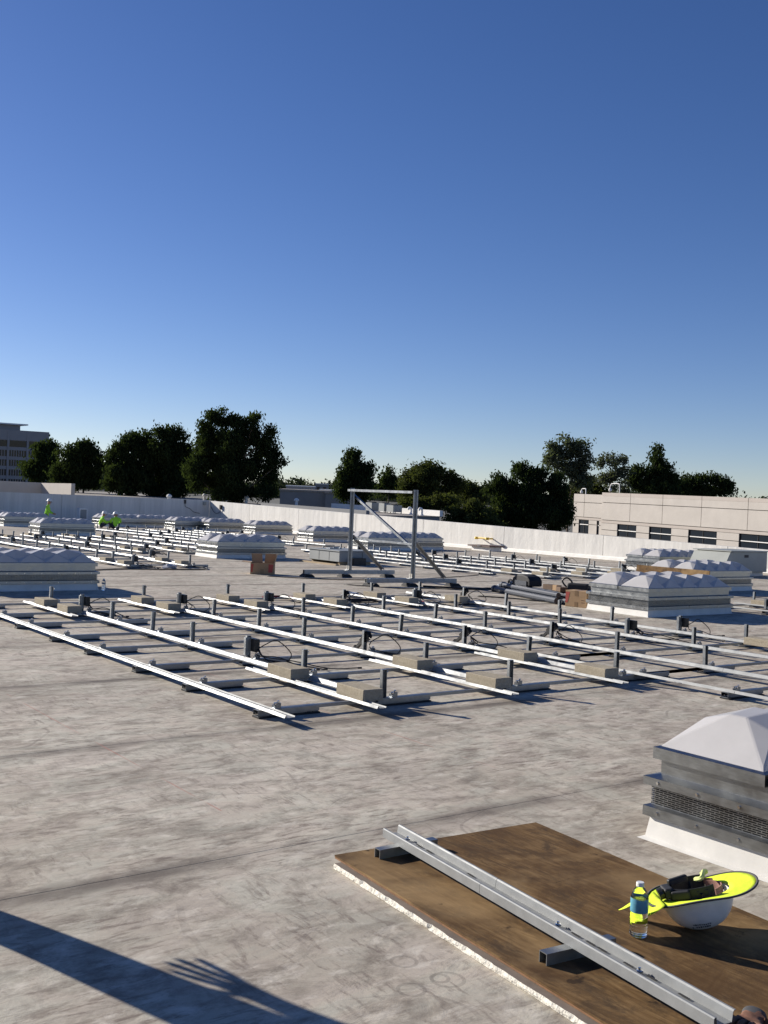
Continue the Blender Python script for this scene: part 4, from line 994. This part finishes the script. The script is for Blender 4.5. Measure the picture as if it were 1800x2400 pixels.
# upright carton
e = empty('cardboard_box', (13.70, 12.60, 0), math.atan2(-.5, .1)+.04); tag(e, 'closed cardboard carton with a red mark standing beside the near right skylight', 'box')
w, d, h = .42, .28, .285
o = MB().box(-w/2, w/2, -d/2, d/2, 0, h).build('carton', 'card', e); bevel(o, .006)
MB().hexa([(-w/2+.004, -d/2-.002, .07), (-w/2+.045, -d/2-.002, .07), (-w/2+.045, -d/2-.0005, .07), (-w/2+.004, -d/2-.0005, .07), (-w/2+.004, -d/2-.002, h-.03), (-w/2+.085, -d/2-.002, h-.03), (-w/2+.085, -d/2-.0005, h-.03), (-w/2+.004, -d/2-.0005, h-.03)]).build('red_print', 'cardred', e)
MB().box(-.03, .035, -d/2-.002, -d/2-.0004, h-.09, h-.004).box(-.03, .035, -d/2-.002, -d/2-.0004, .005, .09).box(-.03, .035, -d/2, d/2, h+.0004, h+.0015).build('tape', 'tape', e)
for q in (.08, .12): MB().box(.1, .165, -d/2-.0016, -d/2-.0004, q, q+.01).build('printed_mark', 'darkwood', e)
# tool bag behind it
e = empty('tool_bag', (14.22, 13.12, 0), -1.1); tag(e, 'black tool bag with round handle behind the upright carton', 'bag')
mb = MB(); mb.frustum((-.19, .19, -.13, .13), 0, (-.21, .21, -.14, .14), .2); mb.frustum((-.21, .21, -.14, .14), .2005, (-.19, .19, -.10, .10), .36)
bevel(mb.build('body', 'bag', e), .03, 3)
MB().tube(curve_pts([(-.19, -.02, .26), (-.27, -.03, .33), (-.30, -.03, .40), (-.22, -.03, .45), (-.14, -.02, .40), (-.12, -.01, .34)], 5), .016, 7).build('handle', 'black', e, smooth=True)
MB().tube(curve_pts([(.17, .0, .33), (.26, .0, .40), (.3, .02, .34), (.24, .02, .22)], 5), .012, 6).build('strap', 'black', e)
MB().box(-.32, -.17, -.08, .06, .14, .22).box(.2, .27, -.1, .1, .1, .27).build('side_pocket', 'bag', e)
# bundle of long pipes with gear on top
pb = Vector((14.15, 14.1, 0)); rzb = math.atan2(-2.6, -.75)
e = empty('pipe_bundle', pb, rzb); tag(e, 'bundle of long dark blue-grey pipes lying left of the upright carton', 'pipes')
rg = random.Random(4)
for i, (yy, zz, rr, a, b_) in enumerate(((-.22, .06, .058, -1.35, 1.15), (-.08, .06, .058, -1.05, 1.3), (.07, .055, .052, -1.5, 1.25), (.2, .045, .042, -1.2, 1.2), (-.15, .155, .05, -1.15, 1.1), (.0, .155, .045, -.95, 1.3), (.14, .13, .04, -1.65, 1.0))):
    p = MB().tube([(a, yy, zz), (a+.06, yy, zz), (b_, yy+rg.uniform(-.03, .03), zz)], rr, 10).build('pipe', 'gunmetal', e, smooth=False)
    MB().lathe([(rr*1.25, 0), (rr*1.3, .03), (rr*1.3, .07), (rr*1.1, .09)], 10).build('coupling', 'gunmetal', p, (a-.02, yy, zz), (0, R(90), 0))
e = empty('gear_bag', (14.32, 14.55, .2), rzb+.1); tag(e, 'domed black gear bag lying on the pipe bundle', 'bag')
mb = MB(); prof = [(-.30, 0), (-.32, .06), (-.28, .15), (-.12, .215), (.06, .22), (.22, .19), (.30, .12), (.30, 0)]
k = len(prof); mb.add([(a, -.15, z) for a, z in prof] + [(a, .15, z) for a, z in prof], [tuple(range(k)), tuple(range(2*k-1, k-1, -1))] + [(i, k+i, k+(i+1) % k, (i+1) % k) for i in range(k)])
bevel(mb.build('body', 'bag', e), .03, 2); MB().box(-.2, .22, -.17, -.155, .01, .1).build('front_pocket', 'gunmetal', e)
MB().tube(curve_pts([(-.3, -.1, .05), (-.42, -.12, .08), (-.5, -.1, .02)], 4), .02).build('strap', 'black', e)
for i, (dx, dy, w, d, h, m, lab) in enumerate(((.5, .05, .26, .14, .09, 'darkwood', 'slanted dark offcut right of the gear bag'), (.78, .03, .12, .12, .1, 'card', 'small brown carton among the gear on the pipes'), (1.0, .0, .22, .14, .085, 'darkwood', 'dark box nearest the upright carton on the pipes'))):
    o = MB().box(-w/2, w/2, -d/2, d/2, 0, h).build('gear_box', m, None, tuple(pb + Matrix.Rotation(rzb, 3, 'Z') @ Vector((-.35+dx+.25, dy, .206))), (0, .0, rzb+rg.uniform(-.3, .3))); bevel(o, .004)
    tag(o, lab, 'box')
for i in range(4):
    o = MB().lathe([(.035, 0), (.042, .01), (.042, .05), (.02, .06), (.02, .1), (.03, .105), (.028, .13)], 9).build('pipe_fitting', ['white', 'black', 'galv', 'white'][i], None, tuple(pb + Matrix.Rotation(rzb, 3, 'Z') @ Vector((-1.25+i*.14, [-.2, .02, -.08, .1][i], .205 if i > 1 else .12))), (R(90), 0, rg.uniform(0, 3)))
    tag(o, ['white fitting at the left end of the pipe bundle', 'black fitting near the left end of the pipe bundle', 'grey fitting between the pipes and gear bag', 'white fitting against the gear bag'][i], 'pipe fitting', 'loose fittings on the pipes')
# leaning board on the skylight behind
tag(MB().rbox((0, 0, .255), (.018, 2.0, .50), Matrix.Rotation(R(9), 3, 'Y')).build('plywood_board', 'ply', None, (19.235, 15.0, .0)), 'long board leaning on edge against the skylight behind the near right one', 'board')
# cables on the roof
def floor_cable(name, label, pts, r=.009, mat='cable', cat='cable'):
    tag(MB().tube(curve_pts([(x, y, r+.0045) for x, y in pts], 6), r, 6).build(name, mat, smooth=True), label, cat, 'loose cables on the roof')
floor_cable('black_cable', 'long black cable running past the front foot of the frame', [(12.0, 17.4), (12.6, 16.35), (13.2, 16.25), (14.0, 15.85), (14.9, 15.75), (15.3, 15.3)])
floor_cable('black_cable', 'black cable along the rear foot of the frame', [(11.5, 19.6), (12.3, 18.75), (13.2, 18.4), (13.9, 18.2), (15.5, 18.7), (17.4, 19.4)])
floor_cable('black_cable', 'black cable lying between frame and pipe bundle', [(13.4, 16.6), (14.2, 15.9), (14.6, 15.9), (14.9, 15.4), (14.6, 15.2)], .02)
floor_cable('black_cable', 'black cable at the foot of the left middle racking', [(8.4, 21.5), (9.2, 21.75), (10.2, 21.6), (11.0, 21.6), (11.3, 22.1), (11.2, 22.5)], .014)
floor_cable('black_cable', 'black cable crossing in front of the pipe bundle', [(13.1, 14.6), (13.5, 14.0), (13.6, 13.6), (13.9, 13.2)], .012)
def coil(name, label, c, r, n, mat, seed, rr=.007):
    rg = random.Random(seed); pts = []
    for i in range(n*10): 
        a = i*.628; q = r*(1+.22*math.sin(i*.31+seed)); pts.append((c[0]+q*math.cos(a)*1.5+rg.uniform(-.01, .01), c[1]+q*math.sin(a), .012+.004*(i/10)+.02*abs(math.sin(i*.17))))
    tag(MB().tube(curve_pts(pts, 2), rr, 5).build(name, mat), label, 'cable', 'cable coils at the far side of the nearest racking')
coil('cable_coil', 'dark red cable coil behind the fourth rail row', (9.05, 15.0), .17, 4, 'redcable', 1, .011); coil('cable_coil', 'dark red cable coil behind the fifth rail row', (11.0, 13.9), .13, 3, 'redcable', 2, .010); coil('cable_coil', 'black cable coil between the fourth and fifth rows', (10.1, 14.2), .22, 3, 'cable', 3, .008); coil('cable_coil', 'black cable heap on the last row', (11.9, 12.6), .16, 4, 'cable', 5, .008)
# crumpled plastic bags
def crumple(name, label, c, s, mat, seed):
    rg = random.Random(seed); bm = bmesh.new(); bmesh.ops.create_icosphere(bm, subdivisions=2, radius=1)
    for v in bm.verts: v.co = Vector((v.co.x*s, v.co.y*s*.7, max(-.4, v.co.z)*s*.45))*rg.uniform(.65, 1.25)
    zmin = min(v.co.z for v in bm.verts)
    for v in bm.verts: v.co.z -= zmin
    me = bpy.data.meshes.new(name); bm.to_mesh(me); bm.free(); me.materials.append(M[mat]); tag(put(name, me, None, c), label, 'plastic bag')
crumple('plastic_bag', 'crumpled grey plastic bag at the far end of the fifth row', (10.55, 15.1, .0), .16, 'plasticbag', 3); crumple('plastic_bag', 'crumpled bag at the near end of the left middle racking', (10.35, 22.0, .0), .17, 'plasticbag', 8)

# ================================================================== FOREGROUND WORK BENCH
RZ = R(-4.65)
O = Vector((2.66, 3.845, 0)); RM = Matrix.Rotation(RZ, 3, 'Z')
e = empty('foam_board', tuple(O), RZ); tag(e, 'grey-faced foam insulation board with crumbly cream edge under the plywood', 'insulation board')
rg = random.Random(9); mb = MB(); L = 2.44; n = 120; vs_ = []
for i in range(n+1):
    y = -.055-L*i/n; j = .6*(j if i else 0)+rg.uniform(-.0022, .0022) - (0.005 if rg.random() < .05 else 0); j2 = j+rg.uniform(-.001, .001)
    vs_ += [(-.034+j*.6, y, .0015), (-.036-j, y, .012+rg.uniform(-.002, .002)), (-.033-j2, y, .0235), (1.14, y, .0235), (1.14, y, .0015)]
mb.v = vs_
for i in range(n):
    for k in range(4): mb.f.append((i*5+k, (i+1)*5+k, (i+1)*5+k+1, i*5+k+1)); mb.mi.append(1 if k == 2 else 0)
mb.f += [(0, 1, 2, 3, 4), tuple(n*5+k for k in (4, 3, 2, 1, 0))]; mb.mi += [0, 0]
mb.build('board', ['foam', 'facer'], e)
e = empty('plywood_sheet', (O.x, O.y, .0242), RZ); tag(e, 'brown weathered plywood sheet lying in the lower right foreground', 'plywood')
o = MB().box(0, 1.165, -2.44, 0, .009, .0158).build('face_veneer', 'ply', e)
MB().box(.0015, 1.1635, -2.4385, -.0015, .0004, .0088).build('core_ply', 'plyedge', e)
PT = .0242+.0158     # top of plywood
# two strut offcuts
for k, (x, y, L, rz) in enumerate(((2.80, 3.715, .325, R(-1.5)), (2.655, 2.545, .32, R(-6)))):
    e = empty('strut_offcut', (x, y, PT), rz); tag(e, ('short steel channel under the far end of the loose rail', 'short steel channel under the near part of the loose rail')[k], 'steel channel', 'channels propping the loose rail')
    h, w, t = .041, .041, .003
    MB().box(0, L, -w/2, -w/2+t, .0005, h-t).box(0, L, w/2-t, w/2, .0005, h-t).build('flange', 'gunsteel' if 'gunsteel' in M else 'strut', e)
    MB().box(0, L, -w/2, w/2, h-t+.0002, h).build('web', 'strut', e)
# loose rail
st, en = Vector((2.972, 3.835)), Vector((2.742, 1.87)); dv = (en-st); LR = dv.length
e = empty('loose_rail', (st.x, st.y, PT+.0412), math.atan2(dv.y, dv.x)+math.pi/2); tag(e, 'long folded aluminium rail lying across the plywood on two channels', 'metal rail')
PR = [(-.050, .0), (-.050, .036), (-.046, .0395), (-.039, .0395), (-.035, .012), (.027, .012), (.031, .042), (.036, .047), (.043, .047)]
MB().sheet(PR, -LR*.39+.001, 0, -.0022).build('rail_length', 'rail', e); MB().sheet(PR, -LR, -LR*.39-.001, -.0022).build('rail_length', 'rail', e)
slot = MB().box(-.005, .005, -.022, .022, 0, .0008).mesh('slot', 'slotdark')
for y in (-.22, -.30, -.47, -.56, -.62, -1.28, -1.36, -1.42, -1.55, -1.66, -1.80): put('slot', slot, e, (random.choice((-.015, .012)), y, .0165))
bl = MB().lathe([(.011, 0), (.012, .002), (.012, .007), (.006, .008), (.005, .016)], 6).mesh('bolt', 'bolt')
for y in (-.13, -1.19, -1.61): put('bolt', bl, e, (.005, y, .0166))

# ---- water bottle
e = empty('water_bottle', (3.138, 2.528, PT+.0005)); tag(e, 'clear plastic water bottle with blue label standing on the plywood', 'bottle')
def bprof(s=0.0):
    p = [(.0, .004), (.020, .001), (.0295, .003), (.0325, .009)]
    for i in range(7):
        z = .016+i*.0105; p += [(.0325, z), (.0335, z+.0035), (.0312, z+.0072)]
    p += [(.0325, .092), (.0325, .146), (.0315, .152), (.026, .168), (.0185, .180), (.0135, .186), (.0135, .190)]
    return [(max(0.0004, r_-s), z+(s if i < 3 else 0)) for i, (r_, z) in enumerate(p)]
MB().lathe(bprof(), 36).build('shell', 'pet', e, smooth=True)
wp = [(r_, z) for r_, z in bprof(.0012) if z < .137] + [(.0305, .137)]
MB().lathe(wp, 36).build('water', 'water', e, smooth=True)
MB().lathe([(.0329, .094), (.0332, .096), (.0332, .143), (.0329, .145)], 36, capped=False).build('label_sleeve', 'label', e, smooth=True)
MB().lathe([(.0145, .187), (.0148, .189), (.0148, .200), (.0138, .202)], 20).build('cap', 'cap', e)

# ---- hard hat upside down with sun brim
hat = empty('hard_hat', (3.40, 2.47, PT)); tag(hat, 'upturned white hard hat with fluorescent yellow sun brim on the plywood', 'hard hat')
HR = (Matrix.Rotation(R(-14), 3, FWD) @ Matrix.Rotation(R(-6), 3, RGT) @ Matrix.Rotation(math.atan2(RGT.y, RGT.x), 3, 'Z'))
HC = Vector((0.0, 0.0, .130))      # rim centre above the board (local x = towards the right of the picture)
def hp(x, y, z): return tuple(HC + HR @ Vector((x, y, z)))
a_, b2, hh = .132, .112, .128
mb = MB(); nr, ns = 9, 36
for i in range(nr+1):
    t_ = i/nr*math.pi/2*.985; rr = math.cos(t_)**.8; zz = -math.sin(t_)*hh
    for k in range(ns):
        an = 2*math.pi*k/ns; rib = 1+.012*(math.cos(an*2)**8)*math.cos(t_)
        mb.v.append(hp(a_*rr*math.cos(an)*rib, b2*rr*math.sin(an), zz))
for i in range(nr):
    for k in range(ns): mb.f.append((i*ns+k, (i+1)*ns+k, (i+1)*ns+(k+1) % ns, i*ns+(k+1) % ns)); mb.mi.append(0)
mb.f.append(tuple(nr*ns+k for k in range(ns))[::-1]); mb.mi.append(0)
sh = mb.build('shell', 'helmet', hat, smooth=True); sm = sh.modifiers.new('thick', 'SOLIDIFY'); sm.thickness = .003; sm.offset = 1
zlow = min(v.co.z for v in sh.data.vertices); 
for ch in (hat,): hat.location.z += -zlow + .0035
# brim
def ringsurf(inner, outer, mat, name, parent, zoff=lambda an, u: 0, n=64, m=5, thick=.0018):
    mb = MB()
    for i in range(m+1):
        u = i/m
        for k in range(n):
            an = 2*math.pi*k/n; ra = inner(an)*(1-u)+outer(an)*u
            mb.v.append(hp(ra*math.cos(an), ra*math.sin(an), zoff(an, u)))
    for i in range(m):
        for k in range(n): mb.f.append((i*n+k, (i+1)*n+k, (i+1)*n+(k+1) % n, i*n+(k+1) % n)); mb.mi.append(0)
    o = mb.build(name, mat, parent, smooth=True); s_ = o.modifiers.new('thick', 'SOLIDIFY'); s_.thickness = thick; s_.offset = 0; return o
ell = lambda a, b_: (lambda an: a*b_/math.sqrt((b_*math.cos(an))**2+(a*math.sin(an))**2))
inn = ell(.126, .107); out_ = lambda an: ell(.192, .158)(an)*(1+.22*max(0, math.cos(an))**2)
zf = lambda an, u: .004 + .007*u*math.sin(3*an+.6) + .004*u*max(0, math.cos(an))
brim = ringsurf(inn, out_, 'hivis', 'sun_brim', hat, zf)
ringsurf(lambda an: out_(an)-.004, lambda an: out_(an)+.004, 'trim', 'edge_binding', brim, lambda an, u: zf(an, 1)+.001, m=1, thick=.006)
# neck flap hanging to the left and onto the board
mb = MB(); nu, nv = 10, 12; zb = lambda v: max(.006, v)
for i in range(nu+1):
    for j in range(nv+1):
        u, v = i/nu, j/nv
        p = Vector(hp(-.15-.03*u, -.115+.20*v, .0)); q = Vector((-.275+.04*math.sin(v*3.1), .02+.20*v-.13, 0)); q = Matrix.Rotation(math.atan2(RGT.y, RGT.x), 3, 'Z') @ q
        r_ = p*(1-u) + Vector((q.x, q.y, .0))*u; r_.z = p.z*(1-u)**1.5 + .010 + .018*abs(math.sin(v*7+u*2))*math.sin(u*2.6)*.9 + .045*u*math.exp(-((v-.6)/.22)**2) + .02*u*(1-v)
        r_.z = max(r_.z - hat.location.z + PT if False else r_.z, .008 - (hat.location.z-PT)); mb.v.append(tuple(r_))
for i in range(nu):
    for j in range(nv): mb.f.append((i*(nv+1)+j, (i+1)*(nv+1)+j, (i+1)*(nv+1)+j+1, i*(nv+1)+j+1)); mb.mi.append(0)
o = mb.build('neck_flap', 'hivis', hat, smooth=True); s_ = o.modifiers.new('thick', 'SOLIDIFY'); s_.thickness = .002
# suspension band, straps and ratchet
def band(ra, rb, z0, z1, a0, a1, mat, name, n=30):
    mb = MB()
    for k in range(n+1):
        an = a0+(a1-a0)*k/n
        for z in (z0, z1): mb.v.append(hp(ra*math.cos(an), rb*math.sin(an), z+.02*math.sin(an*2)**2*0))
    for k in range(n): mb.f.append((2*k, 2*k+2, 2*k+3, 2*k+1)); mb.mi.append(0)
    o = mb.build(name, mat, hat); s_ = o.modifiers.new('thick', 'SOLIDIFY'); s_.thickness = .004; return o
band(.105, .088, -.015, .040, R(60), R(300), 'suspn', 'suspension_band'); band(.100, .083, -.02, .018, R(-55), R(55), 'pinkpad', 'brow_pad'); band(.112, .096, .0, .022, R(40), R(140), 'pinkpad', 'brow_pad')
bevel(MB().rbox(hp(-.112, -.02, .030), (.035, .080, .040), HR).build('ratchet', 'suspn', hat), .008, 3)
bevel(MB().rbox(hp(-.055, .035, .048), (.085, .022, .026), HR @ Matrix.Rotation(R(18), 3, 'Z')).build('strap_anchor', 'suspn', hat), .007, 3)
bevel(MB().rbox(hp(-.075, -.072, .022), (.070, .020, .034), HR @ Matrix.Rotation(R(-22), 3, 'Z')).build('strap_anchor', 'suspn', hat), .007, 3)
bevel(MB().rbox(hp(.005, -.082, .016), (.050, .012, .030), HR).build('strap_anchor', 'suspn', hat), .005, 3)
MB().tube([hp(-.150, -.035, .03), hp(-.132, -.035, .034)], .022, 14).build('ratchet_knob', 'black', hat)
MB().tube(curve_pts([hp(-.10, 0, .02), hp(-.05, .0, -.07), hp(0, 0, -.1), hp(.05, 0, -.07), hp(.10, 0, .0)], 4), .008, 5).tube(curve_pts([hp(0, -.088, .02), hp(0, -.04, -.07), hp(0, .04, -.07), hp(0, .088, .02)], 4), .008, 5).build('crown_strap', 'suspn', hat)
MB().tube(curve_pts([hp(.02, .06, .03), hp(.035, .02, .042), hp(.055, .05, .055), hp(.07, .08, .045), hp(.05, .09, .035)], 5), .009, 6).build('yellow_cord', 'strapy', hat)
# printed marks on the shell facing the camera
mb = MB()
def shell_pt(an, t_, o=.0045): rr = math.cos(t_)**.8; return Vector(hp((a_*rr+o)*math.cos(an), (b2*rr+o)*math.sin(an), -math.sin(t_)*hh-o*math.sin(t_)))
rg = random.Random(2)
for r0, (aa, ab, ta, tb) in enumerate(((R(-128), R(-84), .86, .96), (R(-122), R(-84), .74, .82))):
    n = 9
    for i in range(n):
        if rg.random() < .12: continue
        u0 = aa+(ab-aa)*i/n; u1 = u0+(ab-aa)/n*.72; t0, t1 = ta+rg.uniform(0, .03), tb-rg.uniform(0, .03)
        mb.add([shell_pt(u0, t0), shell_pt(u1, t0), shell_pt(u1, t1), shell_pt(u0, t1)], [(0, 1, 2, 3)])
o = mb.build('printed_marks', 'print', hat); o['kind'] = 'stuff'

# ================================================================== PEOPLE
def body(name, parent, joints, edges, zones, mats, sub=2, root='pelvis'):
    """one continuous skinned surface; zones maps an edge to a material index"""
    me = bpy.data.meshes.new(name); ks = list(joints); ix = {k: i for i, k in enumerate(ks)}
    me.from_pydata([joints[k][:3] for k in ks], [(ix[a], ix[b_]) for a, b_ in edges], [])
    o = bpy.data.objects.new(name+'_tmp', me); COL.objects.link(o)
    sk = o.modifiers.new('skin', 'SKIN'); sk.use_smooth_shade = True; sk.branch_smoothing = .5
    for i, k in enumerate(ks):
        r_ = joints[k][3]; r_ = r_ if isinstance(r_, tuple) else (r_, r_); me.skin_vertices[0].data[i].radius = r_; me.skin_vertices[0].data[i].use_root = (k == root)
    ss = o.modifiers.new('sub', 'SUBSURF'); ss.levels = sub; ss.render_levels = sub
    dg = bpy.context.evaluated_depsgraph_get(); dg.update(); ev = o.evaluated_get(dg); me2 = bpy.data.meshes.new_from_object(ev)
    bpy.data.objects.remove(o)
    me2.materials.clear()
    for m in mats: me2.materials.append(M[m])
    segs = [(np.array(joints[a][:3]), np.array(joints[b_][:3]), zones.get((a, b_), 0)) for a, b_ in edges]
    for p in me2.polygons:
        c = np.array(p.center); best = 1e9
        for s0, s1, z in segs:
            d = s1-s0; t = np.clip(((c-s0)@d)/(d@d+1e-9), 0, 1); dd = np.linalg.norm(c-s0-d*t)
            if dd < best: best = dd; p.material_index = z
        p.use_smooth = True
    me2.name = name
    return put(name, me2, parent)
def hardhat(parent, c, r, face):
    """small white hard hat with full brim on a head centre c; face = yaw of the gaze"""
    mb = MB().lathe([(r*1.42, -.012), (r*1.45, -.004), (r*1.12, .006), (r*1.08, .05), (r*.85, .095), (r*.45, .118), (.004, .124)], 16, c)
    h = mb.build('hard_hat', 'helmet', parent, smooth=True)
    return h
def face(parent, c, r, yaw):
    d = Vector((math.cos(yaw), math.sin(yaw), 0)); s = Vector((-d.y, d.x, 0)); c = Vector(c)
    MB().rbox(c+d*r*1.0+Vector((0, 0, -.01)), (.03, .022, .045), Matrix.Rotation(yaw, 3, 'Z')).build('nose', 'skin', parent)
    mb = MB()
    for k in (-1, 1): mb.lathe([(.002, -.011), (.011, -.004), (.011, .004), (.002, .011)], 8, tuple(c+d*r*.9+s*k*.034+Vector((0, 0, .02))))
    mb.build('eyes', 'print', parent)
    MB().rbox(c+d*r*.93+Vector((0, 0, -.052)), (.012, .05, .009), Matrix.Rotation(yaw, 3, 'Z')).build('mouth', 'maroon', parent)
    mb = MB()
    for k in (-1, 1): mb.rbox(c+s*k*r*.98, (.035, .016, .06), Matrix.Rotation(yaw, 3, 'Z'))
    mb.build('ears', 'skin', parent)
SP = [('pelvis', 'belly'), ('belly', 'chest'), ('chest', 'neck'), ('neck', 'head0'), ('head0', 'head1'), ('chest', 'shL'), ('shL', 'elL'), ('elL', 'wrL'), ('wrL', 'haL'), ('chest', 'shR'), ('shR', 'elR'), ('elR', 'wrR'), ('wrR', 'haR'),
      ('pelvis', 'hiL'), ('hiL', 'knL'), ('knL', 'anL'), ('anL', 'toL'), ('pelvis', 'hiR'), ('hiR', 'knR'), ('knR', 'anR'), ('anR', 'toR')]
ZN = {('neck', 'head0'): 1, ('head0', 'head1'): 1, ('wrL', 'haL'): 1, ('wrR', 'haR'): 1, ('pelvis', 'hiL'): 2, ('hiL', 'knL'): 2, ('knL', 'anL'): 2, ('pelvis', 'hiR'): 2, ('hiR', 'knR'): 2, ('knR', 'anR'): 2, ('anL', 'toL'): 3, ('anR', 'toR'): 3}
MATS = ['hivisg', 'skin', 'denim', 'boot']
def worker(label, loc, yaw, J, gaze):
    e = empty('person', loc, yaw); tag(e, label, 'person', 'workers in hi-vis shirts')
    body('body', e, J, SP, ZN, MATS, 1); c = J['head1'][:3]; c = (c[0], c[1], c[2]-.06)
    hardhat(e, (c[0], c[1], c[2]+.055), .105, gaze); face(e, c, .098, gaze); return e
def kneel():
    return {'pelvis': (0, 0, .50, (.15, .13)), 'belly': (.02, 0, .68, (.15, .13)), 'chest': (.05, 0, .90, (.18, .14)), 'neck': (.09, 0, 1.06, .065), 'head0': (.12, 0, 1.14, .085), 'head1': (.14, 0, 1.25, .09),
     'shL': (.05, .19, .97, .07), 'elL': (.12, .24, .72, .055), 'wrL': (.32, .2, .62, .042), 'haL': (.42, .18, .60, .045), 'shR': (.05, -.19, .97, .07), 'elR': (.14, -.24, .72, .055), 'wrR': (.34, -.16, .64, .042), 'haR': (.43, -.14, .62, .045),
     'hiL': (.02, .1, .44, .10), 'knL': (.10, .13, .09, .075), 'anL': (-.30, .13, .07, .055), 'toL': (-.42, .13, .05, .05), 'hiR': (.02, -.1, .44, .10), 'knR': (.10, -.13, .09, .075), 'anR': (-.30, -.13, .07, .055), 'toR': (-.42, -.13, .05, .05)}
def sit(lean=.12):
    return {'pelvis': (0, 0, .13, (.16, .13)), 'belly': (.02, 0, .28, (.16, .13)), 'chest': (lean, 0, .46, (.19, .14)), 'neck': (lean+.05, 0, .60, .06), 'head0': (lean+.09, 0, .66, .085), 'head1': (lean+.12, 0, .75, .088),
     'shL': (lean, .19, .51, .07), 'elL': (lean+.16, .26, .32, .055), 'wrL': (lean+.36, .18, .34, .042), 'haL': (lean+.45, .16, .34, .045), 'shR': (lean, -.19, .51, .07), 'elR': (lean+.16, -.26, .34, .055), 'wrR': (lean+.36, -.14, .36, .042), 'haR': (lean+.45, -.12, .36, .045),
     'hiL': (.06, .1, .12, .10), 'knL': (.42, .2, .36, .075), 'anL': (.60, .17, .07, .055), 'toL': (.74, .18, .045, .05), 'hiR': (.06, -.1, .12, .10), 'knR': (.42, -.2, .36, .075), 'anR': (.60, -.17, .07, .055), 'toR': (.74, -.18, .045, .05)}
gr = math.atan2(RGT.y, RGT.x)
worker('worker in lime hooded top and white hard hat kneeling upright behind the left skylights', (17.3, 50.9, 0), gr+.1, kneel(), 0.0)
worker('seated worker in lime shirt with hard hat, left of the pair, facing right', (19.35, 49.2, 0), gr+.35, sit(.10), 0.0)
worker('seated worker in lime shirt with hard hat, right of the pair, back to us', (19.95, 48.6, 0), math.atan2(FWD.y, FWD.x)+.45, sit(.06), 0.0)
# colleague standing just outside the picture on the left: only the shadow is in view
pa = math.atan2(math.sin(SUN_AZ), math.cos(SUN_AZ))
e = empty('person', (.747, 4.99, 0), pa); tag(e, 'person whose long shadow with a spread hand falls across the lower left roof', 'person')
J = {'pelvis': (-.045, 0, .93, (.215, .17)), 'belly': (-.07, 0, 1.08, (.215, .17)), 'chest': (-.12, 0, 1.28, (.21, .17)), 'neck': (-.13, 0, 1.46, .065), 'head0': (-.13, -.02, 1.54, .09), 'head1': (-.13, -.03, 1.66, .095),
     'shL': (.03, 0, 1.36, .075), 'elL': (.075, -.01, 1.12, .062), 'wrL': (.118, -.02, .89, .044), 'haL': (.148, -.02, .830, (.054, .028)),
     'shR': (-.29, 0, 1.36, .075), 'elR': (-.36, -.06, 1.09, .055), 'wrR': (-.26, -.24, 1.12, .04), 'haR': (-.21, -.31, 1.15, .045),
     'hiL': (-.03, .07, .84, .125), 'knL': (.015, .09, .48, .110), 'anL': (.02, .10, .09, .09), 'toL': (.02, -.06, .05, .055), 'hiR': (-.07, -.07, .84, .125), 'knR': (.01, -.10, .48, .110), 'anR': (.02, -.12, .09, .09), 'toR': (.02, -.29, .05, .055)}
ED = list(SP)
for k, (bx_, mx_, tx_, tz_) in enumerate(((.118, .112, .106, .712), (.142, .144, .146, .692), (.168, .178, .188, .696), (.192, .212, .232, .716))):
    J['f%da' % k] = (bx_, -.02, .795, .0145); J['f%db' % k] = (mx_, -.022, (.795+tz_)/2, .0135); J['f%dc' % k] = (tx_, -.026, tz_, .0115)
    ED += [('haL', 'f%da' % k), ('f%da' % k, 'f%db' % k), ('f%db' % k, 'f%dc' % k)]
J['tha'] = (.09, -.03, .815, .013); J['thb'] = (.07, -.035, .770, .010); ED += [('haL', 'tha'), ('tha', 'thb')]
Z2 = dict(ZN); 
for a, b_ in ED:
    if a[0] == 'f' or b_[0] == 'f' or b_[:2] == 'th': Z2[(a, b_)] = 1
body('body', e, J, ED, Z2, MATS, 2); hardhat(e, (-.13, -.03, 1.655), .105, 0); face(e, (-.13, -.03, 1.60), .098, R(-90))

# ---- glove at the lower right corner
e = empty('work_glove', (2.905, 1.885, PT), R(200)); tag(e, 'crumpled brown work glove at the bottom right corner of the plywood', 'glove')
GJ = {'cuff': (-.06, 0, .028, (.045, .024)), 'palm': (0, 0, .026, (.045, .022)), 'kn': (.04, 0, .025, (.042, .018))}
GE = [('cuff', 'palm'), ('palm', 'kn')]
for k, (y, l) in enumerate(((-.034, .06), (-.012, .075), (.012, .07), (.033, .055))):
    GJ['g%da' % k] = (.055, y, .028, .012); GJ['g%db' % k] = (.055+l*.5, y*1.25, .034, .0115); GJ['g%dc' % k] = (.055+l*.8, y*1.4, .016, .010); GE += [('kn', 'g%da' % k), ('g%da' % k, 'g%db' % k), ('g%db' % k, 'g%dc' % k)]
GJ['ta'] = (.0, .055, .022, .013); GJ['tb'] = (.035, .082, .016, .011); GE += [('palm', 'ta'), ('ta', 'tb')]
body('leather', e, GJ, GE, {('cuff', 'palm'): 1}, ['glove', 'trim'], 2, 'palm')
# small bottle at the corner of the left skylight
e = empty('water_bottle', (6.80, 17.0, 0.0005)); tag(e, 'clear plastic bottle standing at the corner of the left skylight', 'bottle')
MB().lathe(bprof(), 20).build('shell', 'pet', e, smooth=True); MB().lathe(wp, 20).build('water', 'water', e, smooth=True); MB().lathe([(.0145, .187), (.0148, .2), (.0138, .202)], 14).build('cap', 'cap', e)
